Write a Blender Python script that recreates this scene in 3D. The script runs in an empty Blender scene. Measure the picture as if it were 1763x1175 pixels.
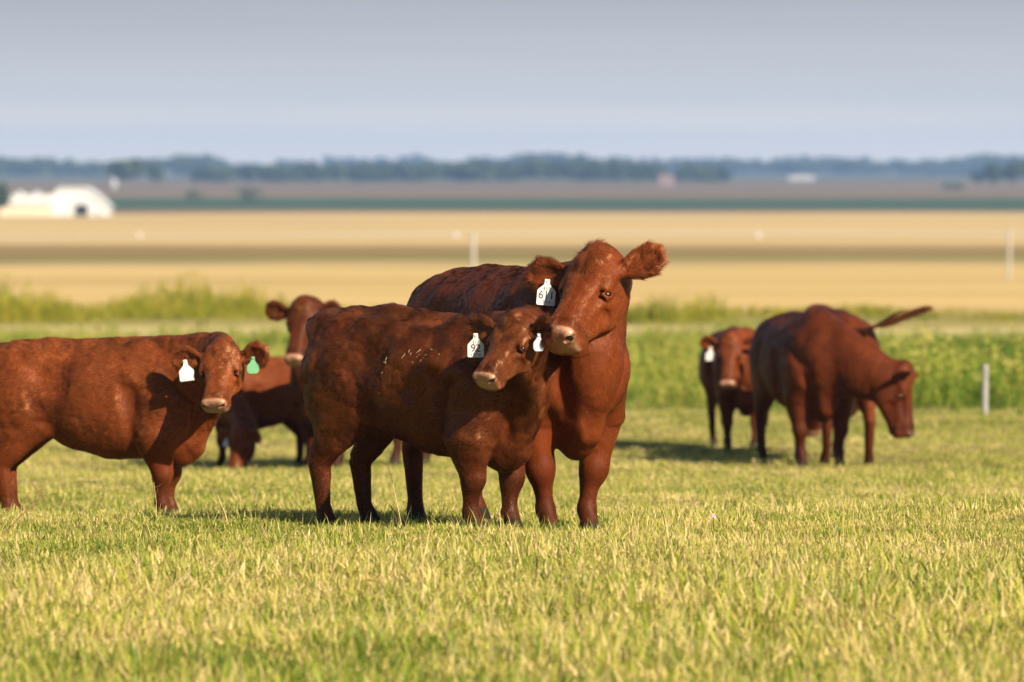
import bpy, math, random
import numpy as np
from mathutils import Vector, Matrix
R = math.radians
RNG = np.random.default_rng(7)
random.seed(7)
sc = bpy.context.scene
COL = sc.collection

# ------------------------------------------------------------------ camera, sky, sun, exposure
EYE, LENS, HORIZON = 1.76, 200.0, 290.0
FPX = 1763 * LENS / 36.0
PITCH = math.atan((587.5 - HORIZON) / FPX)
cam = bpy.data.cameras.new('camera')
cam_o = bpy.data.objects.new('camera', cam)
COL.objects.link(cam_o)
cam.lens, cam.sensor_width = LENS, 36.0
cam.clip_start, cam.clip_end = 0.5, 30000
cam_o.location = (0, 0, EYE)
cam_o.rotation_euler = (R(90) - PITCH, 0, 0)
cam.dof.use_dof, cam.dof.focus_distance, cam.dof.aperture_fstop = True, 27.9, 3.7
sc.camera = cam_o

SUN_EL, SUN_AZ = 30.0, 38.0            # azimuth: degrees to the right of straight behind the camera
sd = Vector((math.sin(R(SUN_AZ)) * math.cos(R(SUN_EL)), -math.cos(R(SUN_AZ)) * math.cos(R(SUN_EL)), math.sin(R(SUN_EL))))
sun = bpy.data.lights.new('sun', 'SUN')
sun.energy, sun.angle, sun.color = 5.0, R(0.53), (1.0, 0.86, 0.66)
sun_o = bpy.data.objects.new('sun', sun)
COL.objects.link(sun_o)
sun_o.rotation_euler = sd.to_track_quat('Z', 'Y').to_euler()

world = bpy.data.worlds.new('World')
sc.world = world
world.use_nodes = True
wn, wl = world.node_tree.nodes, world.node_tree.links
wn.clear()
sky = wn.new('ShaderNodeTexSky')
sky.sky_type, sky.sun_disc = 'NISHITA', False
sky.sun_elevation, sky.sun_rotation = R(SUN_EL), math.atan2(sd.x, sd.y)
sky.air_density, sky.dust_density = 1.0, 1.2
tc = wn.new('ShaderNodeTexCoord')
sep = wn.new('ShaderNodeSeparateXYZ')
wl.new(tc.outputs['Generated'], sep.inputs[0])
bank = wn.new('ShaderNodeValToRGB')           # grey-blue cloud deck low over the plain
mr = wn.new('ShaderNodeMapRange')
mr.inputs['From Min'].default_value, mr.inputs['From Max'].default_value = 0.0, 0.06
wl.new(sep.outputs['Z'], mr.inputs['Value'])
mp = wn.new('ShaderNodeMapping')
mp.inputs['Scale'].default_value = (3, 3, 90)
wl.new(tc.outputs['Generated'], mp.inputs[0])
nz = wn.new('ShaderNodeTexNoise')
nz.inputs['Scale'].default_value, nz.inputs['Detail'].default_value = 2.0, 3.0
wl.new(mp.outputs[0], nz.inputs['Vector'])
wob = wn.new('ShaderNodeMath'); wob.operation = 'MULTIPLY_ADD'
wob.inputs[1].default_value = 0.16
wl.new(nz.outputs['Fac'], wob.inputs[0])
wl.new(mr.outputs[0], wob.inputs[2])
wl.new(wob.outputs[0], bank.inputs[0])
cr = bank.color_ramp
cr.elements[0].position, cr.elements[0].color = 0.06, (11.4, 10.3, 8.9, 1)
cr.elements[1].position, cr.elements[1].color = 0.62, (4.4, 4.55, 5.0, 1)
e = cr.elements.new(0.30); e.color = (6.75, 6.8, 7.0, 1)
mr2 = wn.new('ShaderNodeMapRange'); mr2.interpolation_type = 'SMOOTHSTEP'
mr2.inputs['From Min'].default_value, mr2.inputs['From Max'].default_value = 0.045, 0.20
wl.new(sep.outputs['Z'], mr2.inputs['Value'])
mx = wn.new('ShaderNodeMix'); mx.data_type = 'RGBA'
wl.new(mr2.outputs[0], mx.inputs['Factor'])
wl.new(bank.outputs[0], mx.inputs[6])
wl.new(sky.outputs[0], mx.inputs[7])
bg = wn.new('ShaderNodeBackground')
bg.inputs['Strength'].default_value = 0.045
wl.new(mx.outputs[2], bg.inputs['Color'])
wo = wn.new('ShaderNodeOutputWorld')
wl.new(bg.outputs[0], wo.inputs['Surface'])

vs = sc.view_settings
vs.view_transform, vs.look, vs.exposure, vs.gamma = 'Standard', 'None', 1.15, 1.0
sc.cycles.use_denoising = True
sc.cycles.max_bounces, sc.cycles.transparent_max_bounces = 6, 8
sc.cycles.sample_clamp_indirect = 8.0

# ------------------------------------------------------------------ helpers
def tag(o, label=None, cat=None, group=None, kind=None):
    for k, v in (('label', label), ('category', cat), ('group', group), ('kind', kind)):
        if v: o[k] = v
    return o

def empty(name, loc=(0, 0, 0), rz=0.0):
    o = bpy.data.objects.new(name, None)
    COL.objects.link(o)
    o.location, o.rotation_euler = loc, (0, 0, rz)
    o.empty_display_size = 0.2
    return o

def link(name, me, parent=None, mat=None):
    o = bpy.data.objects.new(name, me)
    COL.objects.link(o)
    if mat and not me.materials: me.materials.append(mat)
    if parent: o.parent = parent
    return o

def mesh_np(name, V, F, mat=None, smooth=False):
    """F: (n,3) or (n,4) int array, or list of such arrays."""
    me = bpy.data.meshes.new(name)
    Fs = F if isinstance(F, list) else [F]
    Fs = [np.asarray(f, np.int32) for f in Fs if len(f)]
    tot = np.concatenate([np.full(len(f), f.shape[1], np.int32) for f in Fs])
    idx = np.concatenate([f.ravel() for f in Fs])
    me.vertices.add(len(V)); me.vertices.foreach_set('co', np.asarray(V, np.float32).ravel())
    me.loops.add(len(idx)); me.loops.foreach_set('vertex_index', idx)
    me.polygons.add(len(tot))
    me.polygons.foreach_set('loop_start', np.concatenate([[0], np.cumsum(tot)[:-1]]).astype(np.int32))
    me.polygons.foreach_set('loop_total', tot)
    if smooth: me.polygons.foreach_set('use_smooth', np.ones(len(tot), bool))
    me.update(calc_edges=True)
    if mat: me.materials.append(mat)
    return me

def set_col(me, name, rgb):
    a = me.color_attributes.new(name, 'FLOAT_COLOR', 'POINT')
    c = np.ones((len(rgb), 4), np.float32); c[:, :3] = rgb
    a.data.foreach_set('color', c.ravel())

def prof(pts):
    ys = np.array([p[0] for p in pts], float); zs = np.array([p[1] for p in pts], float)
    m = np.gradient(zs, ys)                      # cubic hermite
    def f(y):
        y = np.clip(np.asarray(y, float), ys[0], ys[-1])
        i = np.clip(np.searchsorted(ys, y) - 1, 0, len(ys) - 2)
        h = ys[i + 1] - ys[i]; t = (y - ys[i]) / h
        return ((2*t**3-3*t**2+1)*zs[i] + (t**3-2*t**2+t)*h*m[i] + (-2*t**3+3*t**2)*zs[i+1] + (t**3-t**2)*h*m[i+1])
    return f

GP = prof([(-40, 0.0), (10, 0.0), (26, 0.0), (30, -0.07), (34, -0.28), (42, -0.58), (50, -0.84), (62, -0.96), (85, -1.1),
           (110, -1.35), (130, -1.65), (200, -2.4), (280, -3.1), (430, -4.2), (600, -5.8), (800, -7.2), (1175, -8.1),
           (1500, -7.2), (2000, -6.3), (2600, -5.8), (4000, -5.0), (6000, -3.5), (9500, -2.0)])
def ground(x, y):
    x = np.asarray(x, float); y = np.asarray(y, float)
    w = np.clip((80 - y) / 30, 0, 1)
    return GP(y) + w * (0.022*np.sin(x*0.9+1.3)*np.sin(y*0.55+.4) + 0.012*np.sin(x*2.3+y*1.7)) - .055*np.clip((-x-1.1)/1.0, 0, 1)*np.exp(-((y-32)/3)**2)

def at(px, py, Y):
    """world point seen at photo pixel (px, py) at depth Y"""
    v = Vector(((px - 881.5) / FPX, -(py - 587.5) / FPX, -1.0))
    v.rotate(cam_o.rotation_euler)
    return Vector((0, 0, EYE)) + v * (Y / v.y)

def nodes_of(m):
    m.use_nodes = True
    return m.node_tree.nodes, m.node_tree.links, m.node_tree.nodes['Principled BSDF']

def mat_plain(name, rgb, rough=0.7, spec=0.3, noise=0.0, scale=8.0, bump=0.0, metal=0.0):
    m = bpy.data.materials.new(name)
    n, l, b = nodes_of(m)
    b.inputs['Base Color'].default_value = (*rgb, 1)
    b.inputs['Roughness'].default_value = rough
    b.inputs['Specular IOR Level'].default_value = spec
    b.inputs['Metallic'].default_value = metal
    if noise or bump:
        t = n.new('ShaderNodeTexCoord'); x = n.new('ShaderNodeTexNoise')
        x.inputs['Scale'].default_value = scale; x.inputs['Detail'].default_value = 6
        l.new(t.outputs['Object'], x.inputs['Vector'])
        if noise:
            r = n.new('ShaderNodeValToRGB')
            r.color_ramp.elements[0].position, r.color_ramp.elements[1].position = .3, .7
            r.color_ramp.elements[0].color = (*[c*(1-noise) for c in rgb], 1)
            r.color_ramp.elements[1].color = (*[min(1, c*(1+noise)) for c in rgb], 1)
            l.new(x.outputs['Fac'], r.inputs[0]); l.new(r.outputs[0], b.inputs['Base Color'])
        if bump:
            u = n.new('ShaderNodeBump'); u.inputs['Strength'].default_value = bump; u.inputs['Distance'].default_value = .01
            l.new(x.outputs['Fac'], u.inputs['Height']); l.new(u.outputs[0], b.inputs['Normal'])
    return m

# ------------------------------------------------------------------ terrain strips
def mat_field(name, stops, sx=0.05, sy=0.4, detail=5, fine=None):
    """ground colour from world-space noise stretched along x; stops = [(pos, rgb)...]"""
    m = bpy.data.materials.new(name)
    n, l, b = nodes_of(m)
    b.inputs['Roughness'].default_value = 0.95
    b.inputs['Specular IOR Level'].default_value = 0.05
    t = n.new('ShaderNodeTexCoord'); p = n.new('ShaderNodeMapping')
    p.inputs['Scale'].default_value = (sx, sy, 1)
    l.new(t.outputs['Object'], p.inputs[0])
    x = n.new('ShaderNodeTexNoise'); x.inputs['Scale'].default_value = 1; x.inputs['Detail'].default_value = detail
    x.inputs['Roughness'].default_value = .62
    l.new(p.outputs[0], x.inputs['Vector'])
    r = n.new('ShaderNodeValToRGB')
    el = r.color_ramp.elements
    while len(el) < len(stops): el.new(.5)
    for q, (pos, c) in zip(el, stops): q.position, q.color = pos, (*c, 1)
    l.new(x.outputs['Fac'], r.inputs[0])
    out = r.outputs[0]
    if fine:
        y = n.new('ShaderNodeTexNoise'); y.inputs['Scale'].default_value = fine; y.inputs['Detail'].default_value = 4
        l.new(t.outputs['Object'], y.inputs['Vector'])
        mr = n.new('ShaderNodeMapRange'); mr.inputs['To Min'].default_value, mr.inputs['To Max'].default_value = .6, 1.4
        l.new(y.outputs['Fac'], mr.inputs['Value'])
        mu = n.new('ShaderNodeMix'); mu.data_type = 'RGBA'; mu.blend_type = 'MULTIPLY'; mu.inputs['Factor'].default_value = 1
        l.new(out, mu.inputs[6]); l.new(mr.outputs[0], mu.inputs[7]); out = mu.outputs[2]
        u = n.new('ShaderNodeBump'); u.inputs['Strength'].default_value = .6; u.inputs['Distance'].default_value = .03
        l.new(y.outputs['Fac'], u.inputs['Height']); l.new(u.outputs[0], b.inputs['Normal'])
    l.new(out, b.inputs['Base Color'])
    return m

def strip(name, y0, y1, mat, ny=20, nx=24, half=2300):
    ys = np.linspace(y0, y1, ny)
    inner = np.linspace(-14, 14, nx) if y1 < 90 else np.linspace(-.13*y1-8, .13*y1+8, max(nx, 70))
    xs = np.concatenate([np.linspace(-half, inner[0], 6)[:-1], inner, np.linspace(inner[-1], half, 6)[1:]])
    X, Y = np.meshgrid(xs, ys)
    Y = np.where(Y > 90, Y*(1 + .010*np.sin(X/(Y*.043)+Y*.021) + .006*np.sin(X/(Y*.017)+Y*.013)), Y)
    V = np.stack([X, Y, ground(X, Y)], -1).reshape(-1, 3)
    n = len(xs); i = np.arange(ny-1)[:, None]*n + np.arange(n-1)[None, :]
    F = np.stack([i, i+1, i+n+1, i+n], -1).reshape(-1, 4)
    o = link(name, mesh_np(name, V, F, mat, True))
    o['kind'] = 'structure'
    return o

strip('pasture', -40, 62, mat_field('pasture_soil', [(.3, (.075, .075, .02)), (.5, (.14, .13, .035)), (.7, (.26, .22, .085))], .35, .5, 6, fine=30), 205, 60)
strip('verge', 62, 99, mat_field('verge_soil', [(.3, (.06, .075, .015)), (.7, (.16, .17, .04))], .2, .2, 5), 24)
strip('stubble_strip', 99, 113, mat_field('stubble_strip', [(.3, (.36, .31, .13)), (.7, (.48, .40, .19))], .08, .3), 10)
strip('weedy_ground', 113, 142, mat_field('weedy_ground', [(.3, (.14, .15, .03)), (.7, (.36, .28, .11))], .1, .3), 10)
strip('wheat_field', 142, 285, mat_field('wheat_field', [(.28, (.37, .265, .105)), (.5, (.46, .335, .14)), (.72, (.53, .39, .175))], .02, .07), 20)
strip('field_margin', 285, 318, mat_field('field_margin', [(.35, (.22, .18, .08)), (.65, (.42, .32, .15))], .05, .16), 5)
strip('grass_strip', 318, 348, mat_field('grass_strip', [(.3, (.12, .11, .03)), (.7, (.20, .18, .05))], .03, .06), 5)
strip('ploughed_strip', 348, 440, mat_field('ploughed_strip', [(.3, (.15, .10, .045)), (.55, (.24, .17, .07)), (.75, (.20, .17, .06))], .022, .03), 14)
strip('field_margin', 440, 490, mat_field('upper_margin', [(.35, (.24, .185, .09)), (.65, (.44, .33, .16))], .03, .09), 5)
strip('stubble_field', 490, 1240, mat_field('stubble_field', [(.25, (.37, .265, .105)), (.5, (.46, .335, .14)), (.75, (.53, .39, .175))], .006, .014), 30)
strip('soil_strip', 1240, 1330, mat_field('soil_strip', [(.3, (.12, .085, .05)), (.7, (.16, .11, .06))], .01, .02), 6)
strip('green_field', 1330, 1640, mat_field('green_field', [(.3, (.028, .065, .03)), (.7, (.045, .085, .04))], .006, .012), 12)
strip('fallow_field', 1640, 2900, mat_field('fallow_field', [(.3, (.14, .10, .06)), (.7, (.19, .14, .085))], .003, .005), 20)
strip('distant_plain', 2900, 6100, mat_field('distant_plain', [(.3, (.08, .09, .045)), (.7, (.14, .125, .07))], .001, .002), 30)

# ------------------------------------------------------------------ implicit-surface animals
class Field:
    """signed distance on a rectilinear grid; primitives blended smoothly"""
    def __init__(s, xs, ys, zs):
        s.x, s.y, s.z = [np.asarray(a, np.float32) for a in (xs, ys, zs)]
        s.F = np.full((len(xs), len(ys), len(zs)), 1.0, np.float32)
    def box(s, lo, hi):
        r = []
        for a, l, h in zip((s.x, s.y, s.z), lo, hi):
            i, j = np.searchsorted(a, l), np.searchsorted(a, h)
            r.append(slice(max(0, i-1), min(len(a), j+1)))
        return tuple(r)
    def put(s, sl, d, k, op):
        f = s.F[sl]
        if op == 'sub':                           # smooth subtraction
            h = np.clip(0.5 - 0.5*(f + d)/k, 0, 1)
            s.F[sl] = f*(1-h) - d*h + k*h*(1-h)
        else:
            h = np.clip(0.5 + 0.5*(f - d)/k, 0, 1)
            s.F[sl] = f*(1-h) + d*h - k*h*(1-h)
    def seg(s, A, B, u, a0, a1, b0, b1, cap=1.0):
        """elliptic cone between A and B; u = lateral axis (half-size a), v = d x u (half-size b)"""
        A, B = np.asarray(A, np.float32), np.asarray(B, np.float32)
        d = B - A; L = np.linalg.norm(d); d = d/L
        u = np.asarray(u, np.float32); u = u - d*u.dot(d); u /= np.linalg.norm(u)
        v = np.cross(d, u)
        return A, d, L, u, v, a0, a1, b0, b1, cap
    def chain(s, P, ab, side, k=0.05, op='add', n=2.0, m=0.10, cap=1.0):
        P = [np.asarray(p, np.float32) for p in P]
        r = max(max(q) for q in ab) * max(1, cap) + m
        lo = np.min(P, 0) - r; hi = np.max(P, 0) + r
        sl = s.box(lo, hi)
        X, Y, Z = s.x[sl[0]][:, None, None], s.y[sl[1]][None, :, None], s.z[sl[2]][None, None, :]
        if 0 in (X.size, Y.size, Z.size): return
        D = None
        for i in range(len(P)-1):
            sd_ = side[i] if isinstance(side, list) else side
            A, d, L, u, v, a0, a1, b0, b1, cp = s.seg(P[i], P[i+1], sd_, ab[i][0], ab[i+1][0], ab[i][1], ab[i+1][1], cap)
            def dot(w): return (X-A[0])*w[0] + (Y-A[1])*w[1] + (Z-A[2])*w[2]
            w = dot(d); t = np.clip(w/L, 0, 1)
            w = w - t*L
            a = a0 + (a1-a0)*t; b = b0 + (b1-b0)*t
            U, W_ = np.abs(dot(u))/a, np.abs(dot(v))/b
            c = w/(0.5*(a+b)*cp)
            if n == 2.0:
                k0 = np.sqrt(U*U + W_*W_ + c*c) + 1e-6
            else:
                k0 = np.sqrt((U**n + W_**n)**(2/n) + c*c) + 1e-6
            k1 = np.sqrt((U/a)**2 + (W_/b)**2 + (c/(0.5*(a+b)*cp))**2) + 1e-6
            dd = k0*(k0-1)/k1
            D = dd if D is None else np.minimum(D, dd)
        s.put(sl, D, k, op)
    def ell(s, C, r, M, k=0.04, op='add', m=0.08):
        """ellipsoid at C, half sizes r along the columns of M"""
        C = np.asarray(C, np.float32); rr = max(r) + m
        sl = s.box(C-rr, C+rr)
        X, Y, Z = s.x[sl[0]][:, None, None]-C[0], s.y[sl[1]][None, :, None]-C[1], s.z[sl[2]][None, None, :]-C[2]
        if 0 in (X.size, Y.size, Z.size): return
        q0 = q1 = 0
        for i in range(3):
            w = M[:, i]; p = (X*w[0] + Y*w[1] + Z*w[2])/r[i]
            q0 = q0 + p*p; q1 = q1 + (p/r[i])**2
        k0, k1 = np.sqrt(q0)+1e-6, np.sqrt(q1)+1e-6
        s.put(sl, k0*(k0-1)/k1, k, op)
    def nets(s):
        F = s.F; S = F < 0
        nx, ny, nz = F.shape
        c = np.zeros((nx-1, ny-1, nz-1), np.int8)
        for i in (0, 1):
            for j in (0, 1):
                for k in (0, 1):
                    c += S[i:nx-1+i, j:ny-1+j, k:nz-1+k]
        I, J, K = np.nonzero((c > 0) & (c < 8))
        idx = np.full(c.shape, -1, np.int32); idx[I, J, K] = np.arange(len(I))
        acc = np.zeros((len(I), 3), np.float32); cnt = np.zeros(len(I), np.float32)
        co = [(i, j, k) for i in (0, 1) for j in (0, 1) for k in (0, 1)]
        for p in co:
            for ax in range(3):
                if p[ax]: continue
                q = list(p); q[ax] = 1
                f0 = F[I+p[0], J+p[1], K+p[2]]; f1 = F[I+q[0], J+q[1], K+q[2]]
                on = (f0 < 0) != (f1 < 0)
                t = np.where(on, f0/np.where(on, f0-f1, 1), 0)
                pos = np.stack([s.x[I+p[0]], s.y[J+p[1]], s.z[K+p[2]]], 1)
                end = np.stack([s.x[I+q[0]], s.y[J+q[1]], s.z[K+q[2]]], 1)
                acc += np.where(on[:, None], pos + (end-pos)*t[:, None], 0); cnt += on
        V = acc/np.maximum(cnt, 1)[:, None]
        Q = []
        for ax in range(3):
            o1, o2 = (ax+1) % 3, (ax+2) % 3
            a = [slice(None)]*3; b = [slice(None)]*3
            a[ax], b[ax] = slice(0, -1), slice(1, None)
            for o in (o1, o2): a[o] = slice(1, -1); b[o] = slice(1, -1)
            s0, s1 = S[tuple(a)], S[tuple(b)]
            E = np.argwhere(s0 != s1)
            if not len(E): continue
            flip = s0[tuple(E.T)]
            base = E.copy(); base[:, o1] += 1; base[:, o2] += 1
            def cell(d1, d2):
                g = base.copy(); g[:, o1] -= d1; g[:, o2] -= d2
                return idx[g[:, 0], g[:, 1], g[:, 2]]
            q = np.stack([cell(1, 1), cell(0, 1), cell(0, 0), cell(1, 0)], 1)
            q[~flip] = q[~flip][:, ::-1]
            Q.append(q)
        return V, np.concatenate(Q)

def vnoise(P, seed=0):
    """smooth value noise in [-1,1] at points P (n,3)"""
    g = np.random.default_rng(seed).uniform(-1, 1, (32, 32, 32)).astype(np.float32)
    i = np.floor(P).astype(int); f = P - i; f = f*f*(3-2*f)
    r = 0
    for a in (0, 1):
        for b in (0, 1):
            for c in (0, 1):
                w = (f[:, 0] if a else 1-f[:, 0])*(f[:, 1] if b else 1-f[:, 1])*(f[:, 2] if c else 1-f[:, 2])
                r = r + w*g[(i[:, 0]+a) % 32, (i[:, 1]+b) % 32, (i[:, 2]+c) % 32]
    return r

def axis_spacing(lo, hi, flo, fhi, coarse, fine):
    out = [lo]
    while out[-1] < hi:
        x = out[-1]
        d = max(flo - x, x - fhi, 0)
        out.append(x + min(coarse, fine + d*0.25))
    return np.array(out)

def unit(v): v = np.asarray(v, float); return v/np.linalg.norm(v)

def mat_hide():
    m = bpy.data.materials.new('cattle_hide')
    n, l, b = nodes_of(m)
    a = n.new('ShaderNodeAttribute'); a.attribute_name = 'pigment'
    t = n.new('ShaderNodeTexCoord')
    p = n.new('ShaderNodeMapping'); p.inputs['Scale'].default_value = (14, 60, 34)
    l.new(t.outputs['Object'], p.inputs[0])
    x = n.new('ShaderNodeTexNoise'); x.inputs['Scale'].default_value = 2.2; x.inputs['Detail'].default_value = 5
    l.new(p.outputs[0], x.inputs['Vector'])
    y = n.new('ShaderNodeTexNoise'); y.inputs['Scale'].default_value = 7; y.inputs['Detail'].default_value = 4
    l.new(t.outputs['Object'], y.inputs['Vector'])
    ad = n.new('ShaderNodeMath'); ad.operation = 'ADD'
    l.new(x.outputs['Fac'], ad.inputs[0]); l.new(y.outputs['Fac'], ad.inputs[1])
    mr = n.new('ShaderNodeMapRange'); mr.inputs['From Min'].default_value, mr.inputs['From Max'].default_value = .7, 1.3
    mr.inputs['To Min'].default_value, mr.inputs['To Max'].default_value = .5, .85
    l.new(ad.outputs[0], mr.inputs['Value'])
    mu = n.new('ShaderNodeMix'); mu.data_type = 'RGBA'; mu.blend_type = 'MULTIPLY'; mu.inputs['Factor'].default_value = 1
    l.new(a.outputs['Color'], mu.inputs[6]); l.new(mr.outputs[0], mu.inputs[7])
    l.new(mu.outputs[2], b.inputs['Base Color'])
    b.inputs['Roughness'].default_value = .55
    b.inputs['Specular IOR Level'].default_value = .10
    wa = n.new('ShaderNodeAttribute'); wa.attribute_name = 'wet'
    for nm, lo, hi in (('Roughness', .55, .30), ('Specular IOR Level', .10, .55)):
        q = n.new('ShaderNodeMapRange'); q.inputs['To Min'].default_value, q.inputs['To Max'].default_value = lo, hi
        l.new(wa.outputs['Fac'], q.inputs['Value']); l.new(q.outputs[0], b.inputs[nm])
    u = n.new('ShaderNodeBump'); u.inputs['Strength'].default_value = .35; u.inputs['Distance'].default_value = .006
    l.new(ad.outputs[0], u.inputs['Height']); l.new(u.outputs[0], b.inputs['Normal'])
    return m

def mat_coat():
    m = bpy.data.materials.new('cattle_coat')
    n, l, b = nodes_of(m)
    a = n.new('ShaderNodeAttribute'); a.attribute_name = 'pigment'
    h = n.new('ShaderNodeHairInfo')
    mr = n.new('ShaderNodeMapRange'); mr.inputs['To Min'].default_value, mr.inputs['To Max'].default_value = .40, 1.75
    l.new(h.outputs['Random'], mr.inputs['Value'])
    mu = n.new('ShaderNodeMix'); mu.data_type = 'RGBA'; mu.blend_type = 'MULTIPLY'; mu.inputs['Factor'].default_value = 1
    l.new(a.outputs['Color'], mu.inputs[6]); l.new(mr.outputs[0], mu.inputs[7])
    l.new(mu.outputs[2], b.inputs['Base Color'])
    b.inputs['Roughness'].default_value = .50
    b.inputs['Specular IOR Level'].default_value = 1.0
    b.inputs['Specular Tint'].default_value = (1, .54, .28, 1)
    q = n.new('ShaderNodeAttribute'); q.attribute_name = 'lie'          # direction the coat faces, from the skin beneath
    vt = n.new('ShaderNodeVectorTransform'); vt.vector_type = 'NORMAL'; vt.convert_from, vt.convert_to = 'OBJECT', 'WORLD'
    l.new(q.outputs['Vector'], vt.inputs[0]); l.new(vt.outputs[0], b.inputs['Normal'])
    hr = n.new('ShaderNodeBsdfHair'); hr.component = 'Reflection'
    hr.inputs['RoughnessU'].default_value, hr.inputs['RoughnessV'].default_value = .28, .9
    hr.inputs['Color'].default_value = (.72, .225, .065, 1)
    ms = n.new('ShaderNodeMixShader'); ms.inputs[0].default_value = .13
    l.new(b.outputs[0], ms.inputs[1]); l.new(hr.outputs[0], ms.inputs[2])
    l.new(ms.outputs[0], n['Material Output'].inputs['Surface'])
    return m

HIDE, COAT = mat_hide(), mat_coat()
EYE_M = mat_plain('eyeball', (.010, .005, .003), .16, .35)
TAG_W = mat_plain('white_tag_plastic', (.50, .49, .455), .45, .4, .06, 30)
TAG_P = mat_plain('shade_tinted_tag_plastic', (.38, .42, .48), .45, .4, .06, 30)  # dim bluish cast of the ear's shade put into the plastic colour
TAG_G = mat_plain('green_tag_plastic', (.11, .30, .15), .45, .4, .06, 30)
INK = mat_plain('marker_ink', (.03, .03, .035), .6)
STRAW = mat_plain('straw', (.46, .34, .16), .8, .2)
HOOF_C = (.025, .018, .012)
PINK = (.52, .275, .165)

def bez(p0, p1, p2, p3, n):
    t = np.linspace(0, 1, n)[:, None]
    return (1-t)**3*p0 + 3*(1-t)**2*t*p1 + 3*(1-t)*t*t*p2 + t**3*p3

def text(body, size, loc, parent, name='tag_print', sx=1.0):
    cu = bpy.data.curves.new(name, 'FONT')
    cu.body, cu.size, cu.align_x, cu.align_y = body, size, 'CENTER', 'CENTER'
    cu.extrude, cu.resolution_u = .0002, 4
    cu.offset = size*.010 if size > .03 else 0
    cu.materials.append(INK)
    t = bpy.data.objects.new(name, cu)
    COL.objects.link(t)
    bpy.context.view_layer.update()
    me = bpy.data.meshes.new_from_object(t.evaluated_get(bpy.context.evaluated_depsgraph_get()))
    me.name = name
    bpy.data.objects.remove(t); bpy.data.curves.remove(cu)
    o = link(name, me, parent)
    o.location, o.scale = loc, (sx, 1, 1)
    return o

def tag_plate(w, h, neck, thick=.0025, round_=False):
    """ear tag outline in local XY (hanging down -Y from the stud at the origin), extruded along Z"""
    pts = []
    if round_:
        half = [(0.14, .004), (.17, -neck*.6), (.30, -neck*1.0), (.48, -neck-.012), (.50, -neck-.02), (.5, -neck-h*.75), (.36, -neck-h*.97), (.2, -neck-h)]
    else:
        half = [(0.13, .006), (.15, -neck*.75), (.22, -neck), (.47, -neck-.022), (.5, -neck-.028), (.5, -neck-h+.006), (.45, -neck-h)]
    out = [(x*w, y) for x, y in half] + [(-x*w, y) for x, y in reversed(half)]
    n = len(out)
    V = [(x*.93, y + (.001 if y > -neck else .0012), thick/2) for x, y in out]
    V = []
    for z, ins in ((thick/2, .0012), (thick/2-.0008, 0), (-thick/2+.0008, 0), (-thick/2, .0012)):
        for x, y in out:
            cx, cy = 0, -neck-h*.5
            dx, dy = x-cx, y-cy; L = math.hypot(dx, dy)
            V.append((x-dx/L*ins, y-dy/L*ins, z))
    F4 = [(k*n+i, (k+1)*n+i, (k+1)*n+(i+1) % n, k*n+(i+1) % n) for k in range(3) for i in range(n)]
    me = bpy.data.meshes.new('ear_tag')
    me.from_pydata(V, [], F4 + [list(range(n)), list(range(4*n-1, 3*n-1, -1))])
    return me

def disc_mesh(name, r, h, n=14):
    V = [(math.cos(2*math.pi*i/n)*r, math.sin(2*math.pi*i/n)*r, z) for z in (0, h) for i in range(n)]
    V += [(v[0]*.75, v[1]*.75, h + min(.3*h, .25*r)) for v in V[n:]]
    F = [(k*n+i, k*n+(i+1) % n, (k+1)*n+(i+1) % n, (k+1)*n+i) for k in range(2) for i in range(n)]
    me = bpy.data.meshes.new(name)
    me.from_pydata(V, [], F + [list(range(n-1, -1, -1)), list(range(2*n, 3*n))])
    return me

def sphere_mesh(name, r, nu=20, nv=12):
    V = [(0, 0, r)]
    for j in range(1, nv):
        for i in range(nu):
            a, b = 2*math.pi*i/nu, math.pi*j/nv
            V.append((r*math.sin(b)*math.cos(a), r*math.sin(b)*math.sin(a), r*math.cos(b)))
    V.append((0, 0, -r)); F = []
    for i in range(nu):
        F.append((0, 1+i, 1+(i+1) % nu))
        for j in range(nv-2):
            p = 1+j*nu
            F.append((p+i, p+nu+i, p+nu+(i+1) % nu, p+(i+1) % nu))
        p = 1+(nv-2)*nu
        F.append((p+i, len(V)-1, p+(i+1) % nu))
    me = bpy.data.meshes.new(name); me.from_pydata(V, [], F)
    me.polygons.foreach_set('use_smooth', [True]*len(F))
    return me

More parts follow.
